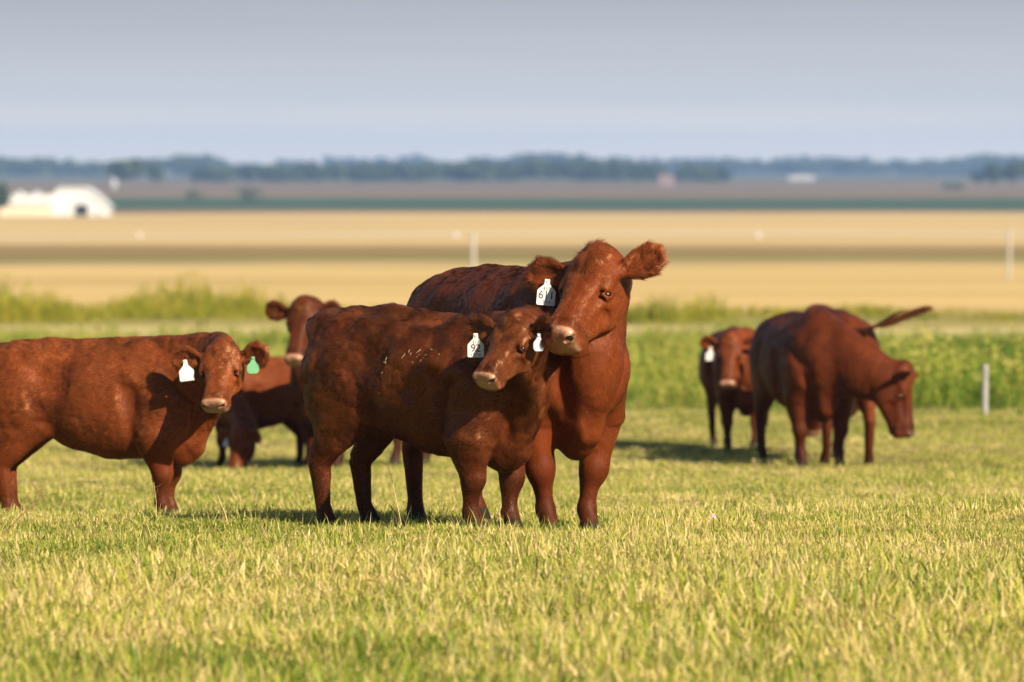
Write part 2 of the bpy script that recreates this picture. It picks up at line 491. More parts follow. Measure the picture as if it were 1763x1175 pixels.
def make_cow(c):
    """c: dict. Body built in the animal's own frame: x forward, y left, z up, metres."""
    S = c['S']                                   # size against an adult of 1.32 m at the withers
    th = math.atan2(c['head_dir'][1], c['head_dir'][0])
    rx, ry = c['root']
    rz = float(ground(rx, ry))
    root = empty(c['name'], (rx, ry, rz), th)
    tag(root, c['label'], c['cat'], c['group'])
    Rm = np.array([[math.cos(th), -math.sin(th), 0], [math.sin(th), math.cos(th), 0], [0, 0, 1]])
    O = np.array([rx, ry, rz])
    def loc(p): return Rm.T @ (np.asarray(p, float) - O)
    def locd(v): return Rm.T @ np.asarray(v, float)
    st = c.get('stout', 1.0); fat = c.get('fat', 1.0); lg = c.get('leg', .85); wf = c.get('w', .93)
    up = lambda z: (z - .55)*1.0 + .55*lg if z > .55 else z*lg      # leg length factor
    # --- head frame
    hs = c['hl']/0.50
    X = unit(locd(c['nose'])); U = np.array([0, 0, 1.0])
    Z = unit(U - X*U.dot(X)); Yv = np.cross(Z, X)
    if abs(c.get('roll', 0)) > 0:
        r_ = R(c['roll']); Z, Yv = Z*math.cos(r_) + Yv*math.sin(r_), Yv*math.cos(r_) - Z*math.sin(r_)
    H0 = loc(c['poll'])
    HM = np.stack([X, Yv, Z], 1)
    def hp(x, y, z): return H0 + hs*(x*X + y*Yv + z*Z)
    fine, coarse = c['res']
    hpts = np.array([hp(x, y, z) for x in (-.08, .55) for y in (-.36, .36) for z in (-.34, .06)])
    hc = np.array([hp(x, y, z) for x in (-.06, .54) for y in (-.17*c.get('headw', 1), .17*c.get('headw', 1)) for z in (-.30, .03)])
    lo = np.minimum(hpts.min(0), np.array([-1.15, -.5, -.12])*S); hi = np.maximum(hpts.max(0), np.array([1.1, .5, 1.5])*S)
    for p in c.get('tail', []):
        q = np.array(p)*S; lo = np.minimum(lo, q-.06); hi = np.maximum(hi, q+.06)
    f = Field(*[axis_spacing(lo[i], hi[i], hc[:, i].min(), hc[:, i].max(), coarse, fine) for i in range(3)])
    YA = (0, 1, 0)
    lf, tilt = c.get('lf', 1.0), c.get('pitch', 0.0)
    def P(x, y, z): return np.array([x*S*lf, y*S, (up(z) - tilt*x*min(1, max(0, (z-.4)/.4)))*S])
    # --- trunk
    T = [(-.90, 1.10, .13, .12), (-.80, 1.085, .205, .20), (-.62, 1.03, .285, .262), (-.36, .975, .345, .292), (-.08, .92, .385, .335*fat),
         (.20, .90, .40, .335*fat), (.46, .92, .405, .29), (.62, .925, .385, .25), (.75, .90, .325, .215), (.86, .86, .22, .16)]
    bd = c.get('belly', 0)
    T = [(x, z, b, a*wf) for x, z, b, a in T]
    tk = c.get('tuck', .05)
    T = [(x, z+tk*.5*np.interp(x, [-.62, -.36, .3], [1.6, 1, 0]), b-tk*.5*np.interp(x, [-.62, -.36, .3], [1.6, 1, 0]), a) for x, z, b, a in T]
    T = [(x, z-bd*max(0, 1-((x-.05)/.6)**2)*.5, b+bd*max(0, 1-((x-.05)/.6)**2)*.5, a) for x, z, b, a in T]
    f.chain([P(x, 0, z) for x, z, b, a in T], [(a*S, b*S) for x, z, b, a in T], YA, .03, n=2.25, m=.12*S, cap=.7)
    for s in (-1, 1):                            # muscles and bones
        I3 = np.eye(3)
        f.ell(P(-.68, s*.155*wf, .90), np.array([.215, .12, .30])*S, I3, .10*S)      # thigh
        f.ell(P(-.72, s*.165*wf, .76), np.array([.12, .08, .18])*S, I3, .07*S)      # lower thigh
        f.ell(P(-.42, s*.18*wf, 1.165), np.array([.06, .045, .05])*S, I3, .08*S)   # hook bone
        f.ell(P(-.87, s*.10, 1.17), np.array([.05, .04, .05])*S, I3, .07*S)      # pin bone
        f.ell(P(.60, s*.20*wf, .92), np.array([.17, .10, .25])*S, I3, .09*S)      # shoulder
        f.ell(P(.75, s*.15*wf, .82), np.array([.08, .07, .11])*S, I3, .08*S)        # shoulder point
        f.ell(P(-.28, s*.345*wf, 1.08), np.array([.13, .06, .10])*S, I3, .11*S, 'sub')   # hunger hollow
    f.ell(P(.70, 0, .575), np.array([.15, .085, .13])*S, np.eye(3), .08*S)       # brisket
    f.chain([P(.4, 0, 1.30), P(-.35, 0, 1.30), P(-.86, 0, 1.21)], [(.04*S, .03*S)]*3, YA, .09*S)
    fd = c.get('folds', 1.0)
    for s in (-1, 1):
        f.chain([P(.74, s*.15*wf, 1.0), P(.83, s*.105*wf, .82), P(.83, s*.03, .56)], [(.04*S, .05*S), (.038*S, .05*S), (.03*S, .04*S)], YA, .04*S)
        f.chain([P(.66, s*.285*wf, 1.12), P(.86, s*.20*wf, .86), P(.86, s*.12, .66)], [(.02*S*fd, .03*S)]*3, YA, .07*S, 'sub')
        f.chain([P(.36, s*.325*wf, 1.0), P(.40, s*.305*wf, .72), P(.44, s*.26*wf, .56)], [(.018*S*fd, .03*S)]*3, YA, .07*S, 'sub')
        f.chain([P(-.45, s*.30*wf, .98), P(-.38, s*.29*wf, .78), P(-.34, s*.27*wf, .64)], [(.02*S*fd, .03*S)]*3, YA, .07*S, 'sub')
        f.chain([P(.60, s*.06, 1.29), P(.40, s*.12*wf, 1.25), P(.36, s*.24*wf, 1.08)], [(.03*S, .04*S)]*3, YA, .09*S)
    f.chain([P(-.50, .22*wf, .74+tk), P(-.30, .16, .64+tk), P(-.1, .05, .57+tk*.6)], [(.03*S, .05*S)]*3, YA, .07*S)
    f.chain([P(-.50, -.22*wf, .74+tk), P(-.30, -.16, .64+tk), P(-.1, -.05, .57+tk*.6)], [(.03*S, .05*S)]*3, YA, .07*S)
    # --- neck
    n0 = P(.50, 0, 1.00); n3 = hp(.06, 0, -.135)
    L = np.linalg.norm(n3-n0); nu = unit(c.get('neck_out', (1, 0, .35)))
    n2 = n3 + unit(-X*c.get('nx', .45) - Z*c.get('nz', .25)) * L*.32
    nb = bez(n0, n0 + nu*L*.38, n2, n3, 15)
    _q = np.linspace(0, 1, 15); _k = np.linspace(0, 1, 7)
    nw = np.interp(_q, _k, [.215, .20, .18, .158, .138, .124, .112]); nh = np.interp(_q, _k, [.33, .305, .27, .235, .21, .185, .165])
    hw = [S*(1-t)+hs*t*.98 for t in _q]
    sides = []
    for i in range(14):
        d = unit(nb[i+1]-nb[i]); t = i/13
        u = np.cross((0, 0, 1), d) if abs(d[2]) < .93 else np.array([0, 1., 0])
        sides.append(unit(unit(u)*(1-t) + Yv*t))
    f.chain(nb, [(a*k_, b*k_) for a, b, k_ in zip(nw, nh, hw)], sides, .07*S)
    dl = bez(P(.80, 0, .62), P(.92, 0, .80), hp(.10, 0, -.42), hp(.20, 0, -.245), 6)      # dewlap
    f.chain(dl, [(.055*S, .075*S), (.042*S, .07*S), (.034*S, .06*S), (.028*S, .055*S), (.028*S, .05*S), (.035*S, .04*S)], YA if not c.get('graze') else sides[6], .07*S)
    f.chain([P(.60, 0, 1.255), nb[6] + np.array([0, 0, nh[6]*S*.55])], [(.06*S, .05*S), (.05*S, .05*S)], YA, .12*S)
    # --- legs
    feet = c['feet']                             # (fl, fr, hl, hr): (dx, dy) offsets
    def gz(p):                                   # ground under a local point
        w = O + Rm @ p
        return float(ground(w[0], w[1])) - rz
    hoofs = []
    for i, (dx, dy) in enumerate(feet):
        s = 1 if i % 2 == 0 else -1
        if i < 2:
            ft = P(.62+dx, s*.155+dy, 0); ft[2] = gz(ft)
            J = [P(.64, s*.17, .92), P(.56+dx*.15, s*.19, .66), P(.60+dx*.6, s*.172+dy*.6, .385), P(.595+dx*.72, s*.165+dy*.7, .32), P(.60+dx*.93, s*.158+dy*.95, .145), P(.635+dx, s*.155+dy, .055)]
            J += [ft + np.array([.03*S, 0, -.01])]
            for q in (2, 3, 4, 5): J[q][2] += ft[2]*(1 - J[q][2]/(.7*S))
            ab = [(.085, .16), (.108, .15), (.060, .068), (.050, .054), (.032, .038), (.042, .048), (.050, .060)]
            f.chain(J[:1]+J[1:], [(a*S*st, b*S*st) for a, b in ab], YA, .05*S, m=.08*S, cap=.5)
            f.ell(J[2] + np.array([.014*S, 0, -.02*S]), np.array([.062, .060, .075])*S*st, np.eye(3), .035*S)
            f.ell(J[4] + np.array([0, 0, -.01]), np.array([.044, .044, .042])*S*st, np.eye(3), .03*S)
        else:
            ft = P(-.75+dx, s*.15+dy, 0); ft[2] = gz(ft)
            J = [P(-.62, s*.17, 1.0), P(-.49+dx*.2, s*.165*wf, .76), P(-.715+dx*.75, s*.175*wf+dy*.6, .545), P(-.81+dx*.8, s*.165*wf+dy*.75, .44), P(-.785+dx*.95, s*.155*wf+dy*.95, .145), P(-.75+dx, s*.15+dy, .055)]
            J += [ft + np.array([.03*S, 0, -.01])]
            for q in (2, 3, 4, 5): J[q][2] += ft[2]*(1 - J[q][2]/(.7*S))
            ab = [(.12, .22), (.095, .165), (.058, .090), (.047, .066), (.034, .043), (.043, .050), (.050, .060)]
            f.chain(J, [(a*S*st, b*S*st) for a, b in ab], YA, .06*S, m=.08*S, cap=.5)
        hoofs.append(ft)
    # --- tail
    tl = c.get('tail') or [(-.90, 0, 1.20), (-.985, 0, 1.10), (-1.0, .01, .85), (-.985, .015, .6), (-.98, .02, .42)]
    tl = [P(*p) for p in tl] if not c.get('tail') else [np.array([p[0]*lf, p[1], p[2]])*S for p in tl]
    f.chain(tl, [(.035*S, .035*S)] + [(q*S, q*S) for q in np.linspace(.024, .015, len(tl)-2)] + [(.008*S, .008*S)], YA if not c.get('tail') else (.3, .2, 1), .035*S)
    if c.get('udder'):
        f.ell(P(-.52, 0, .60), np.array([.17, .14, .15])*S, np.eye(3), .04*S)
    # --- head
    hw_ = c.get('headw', 1.0)
    mw_ = (1 + (hw_-1)*.6)*1.04
    K = [(-.03, -.115, .085, .085), (.03, -.125, .125, .108), (.10, -.138, .142, .116), (.18, -.145, .148, .110), (.27, -.132, .128, .090),
         (.36, -.112, .102, .077), (.43, -.100, .094, .082), (.496, -.096, .084, .083)]
    kx = np.linspace(K[0][0], K[-1][0], 30); Kc = np.stack([np.interp(kx, [q[0] for q in K], [q[i] for q in K]) for i in range(1, 4)], 1)
    for _ in range(6): Kc[1:-1] = (Kc[:-2] + 2*Kc[1:-1] + Kc[2:])/4
    K = [(x, *q) for x, q in zip(kx, Kc)]
    f.chain([hp(x, 0, z) for x, z, b, a in K], [(a*hs*(hw_ + (mw_-hw_)*np.clip((x-.15)/.2, 0, 1)), b*hs) for x, z, b, a in K], Yv, .03*hs, n=2.6, cap=.30, m=.06)
    E3 = HM
    for s in (-1, 1):
        f.ell(hp(.165, s*.068*hw_, -.195), np.array([.125, .048, .088])*hs, E3, .035*hs)      # cheek
        f.ell(hp(.140, s*.104*hw_, -.056), np.array([.054, .024, .022])*hs, E3, .032*hs)      # brow
        f.ell(hp(.045, s*.062*hw_, -.050), np.array([.10, .05, .045])*hs, E3, .06*hs)           # forehead corner
        f.ell(hp(.185, s*.106*hw_, -.086), np.array([.038, .011, .026])*hs, E3, .020*hs)      # eyelids
        f.ell(hp(.275, s*.092*hw_, -.070), np.array([.085, .024, .026])*hs, E3, .03*hs, 'sub')   # hollow below the eye
        f.ell(hp(.30, s*.10*mw_, -.165), np.array([.07, .022, .045])*hs, E3, .04*hs, 'sub')   # behind the lips
        f.ell(hp(.490, s*.050*mw_, -.060), np.array([.032, .030, .032])*hs, E3, .022*hs)          # nostril wing
        f.ell(hp(.450, s*.058*mw_, -.140), np.array([.058, .034, .038])*hs, E3, .022*hs)           # upper lip
    f.ell(hp(.432, 0, -.188), np.array([.060, .054*mw_, .028])*hs, E3, .018*hs)                   # chin
    f.chain([hp(.20, 0, -.255), hp(.42, 0, -.178)], [(.055*hs, .035*hs), (.038*hs, .024*hs)], Yv, .03*hs)
    f.ell(hp(-.005, 0, -.03), np.array([.085, .07, .050])*hs, E3, .06*hs)                       # poll
    # mouth line, nostrils, eye slits
    for s in (-1, 1):
        f.chain([hp(.37, s*.075*mw_, -.150), hp(.42, s*.066*mw_, -.162), hp(.47, s*.040*mw_, -.166), hp(.50, 0, -.163)], [(.012*hs, .004*hs), (.014*hs, .006*hs), (.014*hs, .006*hs), (.014*hs, .005*hs)], Yv, .006*hs, 'sub', m=.02)
        f.chain([hp(.524, s*.040*mw_, -.078), hp(.518, s*.060*mw_, -.064), hp(.498, s*.076*mw_, -.060)], [(.011*hs, .014*hs), (.016*hs, .014*hs), (.007*hs, .009*hs)], E3[:, 2], .006*hs, 'sub', m=.02)
        en, ed_ = unit([.12, s*.86, .48]), unit([.62, -s*.42, .60])
        ec = np.array([.187, s*.106*hw_, -.086]) + en*.015
        f.chain([hp(*(ec - ed_*.024)), hp(*(ec + en*.002)), hp(*(ec + ed_*.026))], [(.016*hs, .003*hs), (.020*hs, .0105*hs), (.016*hs, .004*hs)], HM @ en, .004*hs, 'sub', m=.02)
        ew_ = np.cross(en, ed_); ew_ = ew_ if ew_[0] < 0 else -ew_      # towards the poll: the upper lid
        f.chain([hp(*(ec + ed_*t + ew_*h - en*.009)) for t, h in ((-.031, .002), (-.014, .0118), (.006, .0124), (.027, .004))], [(.0065*hs, .0060*hs), (.0090*hs, .0075*hs), (.0090*hs, .0075*hs), (.006*hs, .0055*hs)], HM @ en, .006*hs, m=.02)
        f.chain([hp(*(ec + ed_*t - ew_*h - en*.013)) for t, h in ((-.028, .003), (-.010, .0150), (.010, .0140), (.033, .000))], [(.0065*hs, .0055*hs), (.008*hs, .0065*hs), (.008*hs, .0065*hs), (.006*hs, .0055*hs)], HM @ en, .006*hs, m=.02)
    # --- ears
    ears = {}
    for key, s in (('L', 1), ('R', -1)):
        ev = c['ears'][key]                      # dict: dir (head frame), open (head frame), len
        d = unit(HM @ np.array(ev['dir'])); op = HM @ np.array(ev['open']); op = unit(op - d*d.dot(op)); wd = np.cross(d, op)
        l = ev['len']*hs; b0 = hp(.055, s*.085*hw_, -.075); l *= 1.04
        sag = HM @ np.array(ev.get('sag', (0, 0, -.0)))
        pts = [b0, b0+d*l*.25, b0+d*l*.55+sag*.3*l, b0+d*l*.82+sag*.65*l, b0+d*l+sag*l]
        ws = ev.get('w', 1.0)*hs*1.08
        f.chain(pts, [(.036*ws, .034*ws), (.044*ws, .028*ws), (.076*ws, .023*ws), (.082*ws, .018*ws), (.048*ws, .012*ws)], wd, .02*hs, m=.05, cap=.6)
        q0 = b0 + d*l*.30 + op*.022*hs; q1 = b0+d*l*.6+op*.026*hs+sag*.3*l; q2 = b0+d*l*.88+op*.018*hs+sag*.7*l
        f.chain([q0, q1, q2], [(.024*ws, .020*ws), (.055*ws, .026*ws), (.030*ws, .014*ws)], wd, .012*hs, 'sub', m=.04)
        ears[key] = (pts, d, op, wd, l)
    # skin folds / lumps straight into the field
    V, Q = f.nets()
    N = np.zeros_like(V)
    a, b_, c_, d_ = (V[Q[:, i]] for i in range(4))
    fn = np.cross(c_-a, d_-b_); fa = .5*np.linalg.norm(fn, axis=1)
    for i in range(4): np.add.at(N, Q[:, i], fn)
    N /= np.linalg.norm(N, axis=1)[:, None]+1e-12
    Lh = (V - H0) @ HM / hs                      # head coordinates
    inhead = (Lh[:, 0] > -.05) & (np.abs(Lh[:, 1]) < .155*max(1, hw_)) & (Lh[:, 2] > -.30) & (Lh[:, 0] < .56)
    for key, s in (('L', 1), ('R', -1)):
        pts, d, op, wd, l = ears[key]
    bodyw = np.where(inhead, .22, 1.0)*np.clip((V[:, 2]/S-.15)/.3, .25, 1)
    lump = vnoise(V*np.array([5, 7, 6])/S, c['seed'])*.007 + vnoise(V*np.array([11, 16, 13])/S, c['seed']+1)*.004 + vnoise(V*34/S, c['seed']+2)*.0016*c.get('shag', 1)
    V = V + N*(lump*bodyw*S)[:, None].astype(np.float32)
    N = np.zeros_like(V); a, b_, c_, d_ = (V[Q[:, i]] for i in range(4)); fn = np.cross(c_-a, d_-b_)
    for i in range(4): np.add.at(N, Q[:, i], fn)
    N /= np.linalg.norm(N, axis=1)[:, None]+1e-12
    # --- pigment
    base = np.array(c['color'])
    col = np.tile(base, (len(V), 1))
    v1 = vnoise(V*4/S, c['seed']+5)[:, None]; v2 = vnoise(V*np.array([9, 14, 12]), c['seed']+6)[:, None]
    col *= 1 + .16*v1 + .14*v2
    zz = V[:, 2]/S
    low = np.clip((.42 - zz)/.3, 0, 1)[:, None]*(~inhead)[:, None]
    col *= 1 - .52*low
    col[(zz < .062) & ~inhead] = HOOF_C
    def mixc(m, rgb):
        m = np.clip(m, 0, 1)[:, None]; return col*(1-m) + np.array(rgb)*m
    if c.get('tail'): col[V[:, 0] < -.955*S*lf] *= .22
    if c.get('udder'):
        mu_ = (np.abs(V[:, 0]/S+.52) < .19) & (zz < .58) & (np.abs(V[:, 1]/S) < .11)
        col[mu_] = (.55, .33, .24)
    hx, hy, hz = Lh.T
    inh = inhead.astype(float)
    mz = np.clip((hx - (.474 + .25*np.maximum(0, -hz-.10) - .10*np.maximum(0, hz+.06)))/.012, 0, 1)*(hz > -.165)*inh*np.clip((.084*mw_-np.abs(hy))/.012, 0, 1)
    col = mixc(mz*(.9+.1*v2[:, 0]), np.array(c.get('muzzle', PINK)))
    band = np.clip(1-np.abs(hx-.435)/.035, 0, 1)*(hz > -.17)*inh*(1-mz)
    col = mixc(band*.8, base*.35)
    ll = (hx > .41)*(hz < -.166)*inh*np.clip((hx-.42)/.02, 0, 1)
    col = mixc(ll*.8, np.array(c.get('muzzle', PINK))*.95)
    nd = np.minimum(np.linalg.norm((Lh - [.515, .058*mw_, -.066])/[.024, .024, .014], axis=1), np.linalg.norm((Lh - [.515, -.058*mw_, -.066])/[.024, .024, .014], axis=1))
    col = mixc((1.15-nd)*4*inh, (.025, .012, .010))
    ed = np.minimum(np.linalg.norm((Lh - [.203, .106*hw_+.012, -.080])/[.030, .036, .026], axis=1), np.linalg.norm((Lh - [.203, -.106*hw_-.012, -.080])/[.030, .036, .026], axis=1))
    col = mixc((1.0-ed)*1.9*inh*c.get('eyering', 1), tuple(base*np.array([1.35, 1.6, 1.8])))
    mouth = np.clip(1-np.abs(hz+.162)/.007, 0, 1)*(hx > .37)*inh
    col = mixc(mouth*.8, (.05, .02, .015))
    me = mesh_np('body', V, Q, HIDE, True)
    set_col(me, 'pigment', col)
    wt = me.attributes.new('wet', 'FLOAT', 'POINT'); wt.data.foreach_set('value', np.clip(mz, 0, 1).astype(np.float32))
    link('body', me, root)
    # --- eyes
    for s in (-1, 1):
        eo = link('eye', sphere_mesh('eye', .0245*hs), root, EYE_M)
        eo.location = hp(*(np.array([.187, s*.106*hw_, -.086]) + unit([.12, s*.86, .48])*-.0085))
    # --- coat
    n = c['hairs']
    if n:
        tri = np.concatenate([Q[:, [0, 1, 2]], Q[:, [0, 2, 3]]])
        A, B, C = V[tri[:, 0]], V[tri[:, 1]], V[tri[:, 2]]
        ar = np.linalg.norm(np.cross(B-A, C-A), axis=1)
        r = np.random.default_rng(c['seed']+11)
        tn = N[tri].mean(1); vis = (tn @ locd(np.array([0, 0, EYE])-O - np.array([0, 0, .8])) / np.linalg.norm(O) > -.45)
        headt = inhead[tri[:, 0]]
        w = ar*np.where(headt, 2.2, 1.0)*np.where(vis, 1, .25)
        w *= 1 - .97*mz[tri[:, 0]]
        w *= np.clip((V[tri[:, 0], 2]/S-.05)/.05, 0, 1)
        w *= np.clip((ed[tri[:, 0]] - 1.0)/.5, 0, 1)*inh[tri[:, 0]] + (1-inh[tri[:, 0]])
        pick = r.choice(len(tri), n, p=w/w.sum())
        u, v = r.random((2, n)); fl = u+v > 1; u[fl], v[fl] = 1-u[fl], 1-v[fl]
        A, B, C = A[pick], B[pick], C[pick]
        p0 = A + (B-A)*u[:, None] + (C-A)*v[:, None]
        nn = tn[pick]; nn /= np.linalg.norm(nn, axis=1)[:, None]+1e-9
        hl_ = (p0 - H0) @ HM / hs
        ih = inhead[tri[pick, 0]]
        flow = np.tile(np.array([-1.0, 0, -.45]), (n, 1))
        legz = np.clip((.62 - p0[:, 2]/S)/.15, 0, 1)[:, None]
        flow = flow*(1-legz) + np.array([-.1, 0, -1.0])*legz
        hd = X*1.0 + np.zeros((n, 3))
        hd += np.sign(hl_[:, 1])[:, None]*Yv*.35 - Z*.2
        flow[ih] = hd[ih]
        ears_m = np.zeros(n, bool)
        for key in ears:
            pts, d, op, wd, l = ears[key]
            t = (p0 - pts[0]) @ d
            off = np.linalg.norm(p0 - pts[0] - t[:, None]*d, axis=1)
            m_ = (t > .075*hs) & (t < l*1.15) & (off < .10*hs)
            ears_m |= m_
            rad = (p0 - pts[0]) - t[:, None]*d
            flow[m_] = (d*.9 + rad/(np.linalg.norm(rad, axis=1)[:, None]+1e-6)*.8)[m_]
        jit = np.stack([vnoise(p0*c.get('curl', 14)+q, c['seed']+20+q) for q in range(3)], 1)
        flow = flow/np.linalg.norm(flow, axis=1)[:, None] + jit*c.get('swirl', .5) + r.normal(0, .16, (n, 3))
        tan = flow - nn*(flow*nn).sum(1)[:, None]
        tan /= np.linalg.norm(tan, axis=1)[:, None]+1e-6
        ln = c['fur']*(0.6 + .8*r.random(n))*(1 + .5*vnoise(p0*9, c['seed']+30))
        ln[ih] *= .55
        td = 1-np.clip(np.sqrt(((hl_[:, 0]-.02)/c.get('tx', .125))**2 + (hl_[:, 1]/(.10*c.get('ty', 1)))**2 + (np.minimum(0, hl_[:, 2]+.03)/.08)**2), 0, 1); td = td*td*(3-2*td)*ih
        ln *= 1 - .6*legz[:, 0]
        ln[ears_m] = c['fur']*(1.0 + .8*r.random(ears_m.sum()))*c.get('earfur', 1.1)
        lift = np.full(n, c.get('lift', .28)); lift[ears_m] = .55
        ridge = (nn[:, 2] > .75) & ~ih
        lift[ridge] += .12; ln[ridge] *= 1.25
        tl_ = c.get('tuft', .05)
        on = td > .0001
        tv = np.where((hl_[:, 0] < 0)[:, None], -X*.8 + Z*.5, X*.5 + Z*.2) + Yv*(hl_[:, 1:2]*5) + r.normal(0, .25, (n, 3)) + .8*np.stack([vnoise(p0*45+q, c['seed']+60+q) for q in range(3)], 1)
        tv -= nn*(tv*nn).sum(1)[:, None]; tv /= np.linalg.norm(tv, axis=1)[:, None]+1e-6
        bl = np.clip(td*1.6, 0, 1)[:, None]; tan = tan*(1-bl) + tv*bl; tan /= np.linalg.norm(tan, axis=1)[:, None]+1e-6
        ln = ln + np.where(on, (tl_*(.5+.7*r.random(n)) - ln)*td**1.2, 0)
        lift = lift + td*.3
        lift = np.maximum(lift, .0042/np.maximum(ln, .004))
        k = 4
        dirv = tan*(1-lift*.5)[:, None] + nn*lift[:, None]
        dirv /= np.linalg.norm(dirv, axis=1)[:, None]
        pos = np.zeros((n, k, 3), np.float32)
        for j in range(k):
            t = j/(k-1)
            bend = tan*(t*t*.25) - nn*lift[:, None]*(t*t*.72)
            pos[:, j] = p0 - nn*.001 + (dirv*t + bend)*ln[:, None]*.85
        hcv = bpy.data.hair_curves.new('coat')
        hcv.add_curves([k]*n)
        hcv.attributes['position'].data.foreach_set('vector', pos.ravel())
        ra = hcv.attributes.get('radius') or hcv.attributes.new('radius', 'FLOAT', 'POINT')
        rad = (np.array([1.0, .85, .55, .12], np.float32)[None]*(c.get('hair_r', .00062)*(1+.6*td))[:, None]).astype(np.float32).ravel()
        ra.data.foreach_set('value', rad)
        pc = hcv.attributes.new('pigment', 'FLOAT_COLOR', 'CURVE')
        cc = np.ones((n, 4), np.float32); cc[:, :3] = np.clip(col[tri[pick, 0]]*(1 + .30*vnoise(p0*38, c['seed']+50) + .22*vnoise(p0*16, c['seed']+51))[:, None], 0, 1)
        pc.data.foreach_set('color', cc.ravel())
        li = hcv.attributes.new('lie', 'FLOAT_VECTOR', 'CURVE')
        jf = np.stack([vnoise(p0*c.get('clump', 55)+q*3.3, c['seed']+40+q) for q in range(3)], 1)
        lv = nn + tan*.25 + jit*c.get('swirl', .5)*.40 + jf*c.get('rough', .38); lv /= np.linalg.norm(lv, axis=1)[:, None]
        li.data.foreach_set('vector', lv.astype(np.float32).ravel())
        hcv.materials.append(COAT)
        co = bpy.data.objects.new('coat', hcv); COL.objects.link(co); co.parent = root
        co['kind'] = 'stuff'
    # --- tail switch
    if c.get('switch', 0):
        n = c['switch']; r = np.random.default_rng(3)
        t0 = np.array(tl[-3]); t1 = np.array(tl[-1]); d = unit(t1-t0)
        s_ = r.random(n)
        p0 = t0 + (t1-t0)*(-.15+1.05*s_)[:, None] + r.normal(0, .006, (n, 3))
        ln = .12*S*(.6+.7*r.random(n))
        dv = d + r.normal(0, .09, (n, 3)); k = 5
        pos = np.stack([p0 + dv*(ln*t)[:, None] + np.array([0, 0, -1])*(ln*.25*t*t)[:, None] for t in np.linspace(0, 1, k)], 1).astype(np.float32)
        hcv = bpy.data.hair_curves.new('tail_switch'); hcv.add_curves([k]*n)
        hcv.attributes['position'].data.foreach_set('vector', pos.ravel())
        ra = hcv.attributes.get('radius') or hcv.attributes.new('radius', 'FLOAT', 'POINT')
        ra.data.foreach_set('value', np.tile(np.linspace(.0017, .0004, k).astype(np.float32), n))
        pc = hcv.attributes.new('pigment', 'FLOAT_COLOR', 'CURVE')
        cc = np.ones((n, 4), np.float32); cc[:, :3] = base*.10
        pc.data.foreach_set('color', cc.ravel()); hcv.materials.append(COAT)
        li = hcv.attributes.new('lie', 'FLOAT_VECTOR', 'CURVE'); li.data.foreach_set('vector', (r.normal(0, .4, (n, 3)) + [0, 0, 1]).astype(np.float32).ravel())
        co = bpy.data.objects.new('tail_switch', hcv); COL.objects.link(co); co.parent = root
        co['kind'] = 'stuff'
    # --- ear tags
    for tg in c.get('tags', []):
        pts, d, op, wd, l = ears[tg['ear']]
        sag = 0
        p = pts[1] + (pts[3]-pts[1])*tg.get('t', .5) + op*(.016*hs)
        low = wd if wd[2] < 0 else -wd
        p = p + low*tg.get('low', .02)
        o = link('ear_tag', tag_plate(tg['w'], tg['h'], tg['neck'], round_=tg.get('round', False)), root, tg['mat'])
        nrm = unit(locd(tg['face'])); upv = unit(np.array([0, 0, 1.0]) + locd((tg.get('tilt', 0), 0, 0))); upv = unit(upv - nrm*upv.dot(nrm)); rt = np.cross(upv, nrm)
        M = Matrix([[rt[0], upv[0], nrm[0], 0], [rt[1], upv[1], nrm[1], 0], [rt[2], upv[2], nrm[2], 0], [0, 0, 0, 1]])
        M.translation = Vector(p + nrm*tg.get('out', .019))
        o.matrix_local = M
        if tg.get('label'): o['label'] = tg['label']
        s2 = link('stud', disc_mesh('stud', .0075, .004), o, tg['mat']); s2.location = (0, -.004, .0012)
        for body, size, dy, sx in tg.get('print', []):
            text(body, size, (0, -tg['neck']-dy, .0016), o, sx=sx)
    return dict(root=root, V=V, N=N, loc=loc, Rm=Rm, O=O, hp=hp, ears=ears, S=S, Q=Q)

def poll_at(px, py, Y): return np.array(at(px, py, Y))
NEAR, FAR = (.0044, .0125), (.010, .022)
COWC = (.140, .028, .0052)
CALF = (.066, .0130, .0033)
COWS = []

CAM_OPEN = dict(open=(.55, .1, .75))
HERD = 'red cattle in the pasture'
def ear(dir, len=.22, w=1.0, sag=(0, 0, 0), open=(.6, 0, .75)): return dict(dir=dir, open=open, len=len, w=w, sag=sag)
COWS.append(make_cow(dict(
    name='cow', cat='cow', label='large red brown cow with white ear tag 611 standing behind the calf', group=HERD,
    S=1.05, head_dir=(.42, -.91), root=(.01, 28.65), hl=.505, poll=poll_at(1022, 440, 27.75), nose=(-.40, -.62, -.68), roll=-2,
    ears={'L': ear((-.42, 1, .06), .245, .98, (-.05, 0, .0)), 'R': ear((.12, -1, .12), .245, .95)},
    feet=[(-.02, -.05), (-.0, .045), (.02, 0), (-.08, 0)], color=COWC, res=NEAR, seed=1, hairs=170000, fur=.016, swirl=.30, curl=8, tuft=.095, tx=.165, ty=1.15, lift=.20, earfur=1.2, headw=1.2, stout=1.05, fat=.97, w=.90,
    tags=[dict(ear='R', t=.62, w=.092, h=.098, neck=.026, mat=TAG_W, face=(.12, -1, .12), tilt=.10, low=.03, label='white tag marked 611',
               print=[('453', .026, .016, 1.0), ('611', .056, .049, .95), ('TM', .024, .084, 1.3)])])))
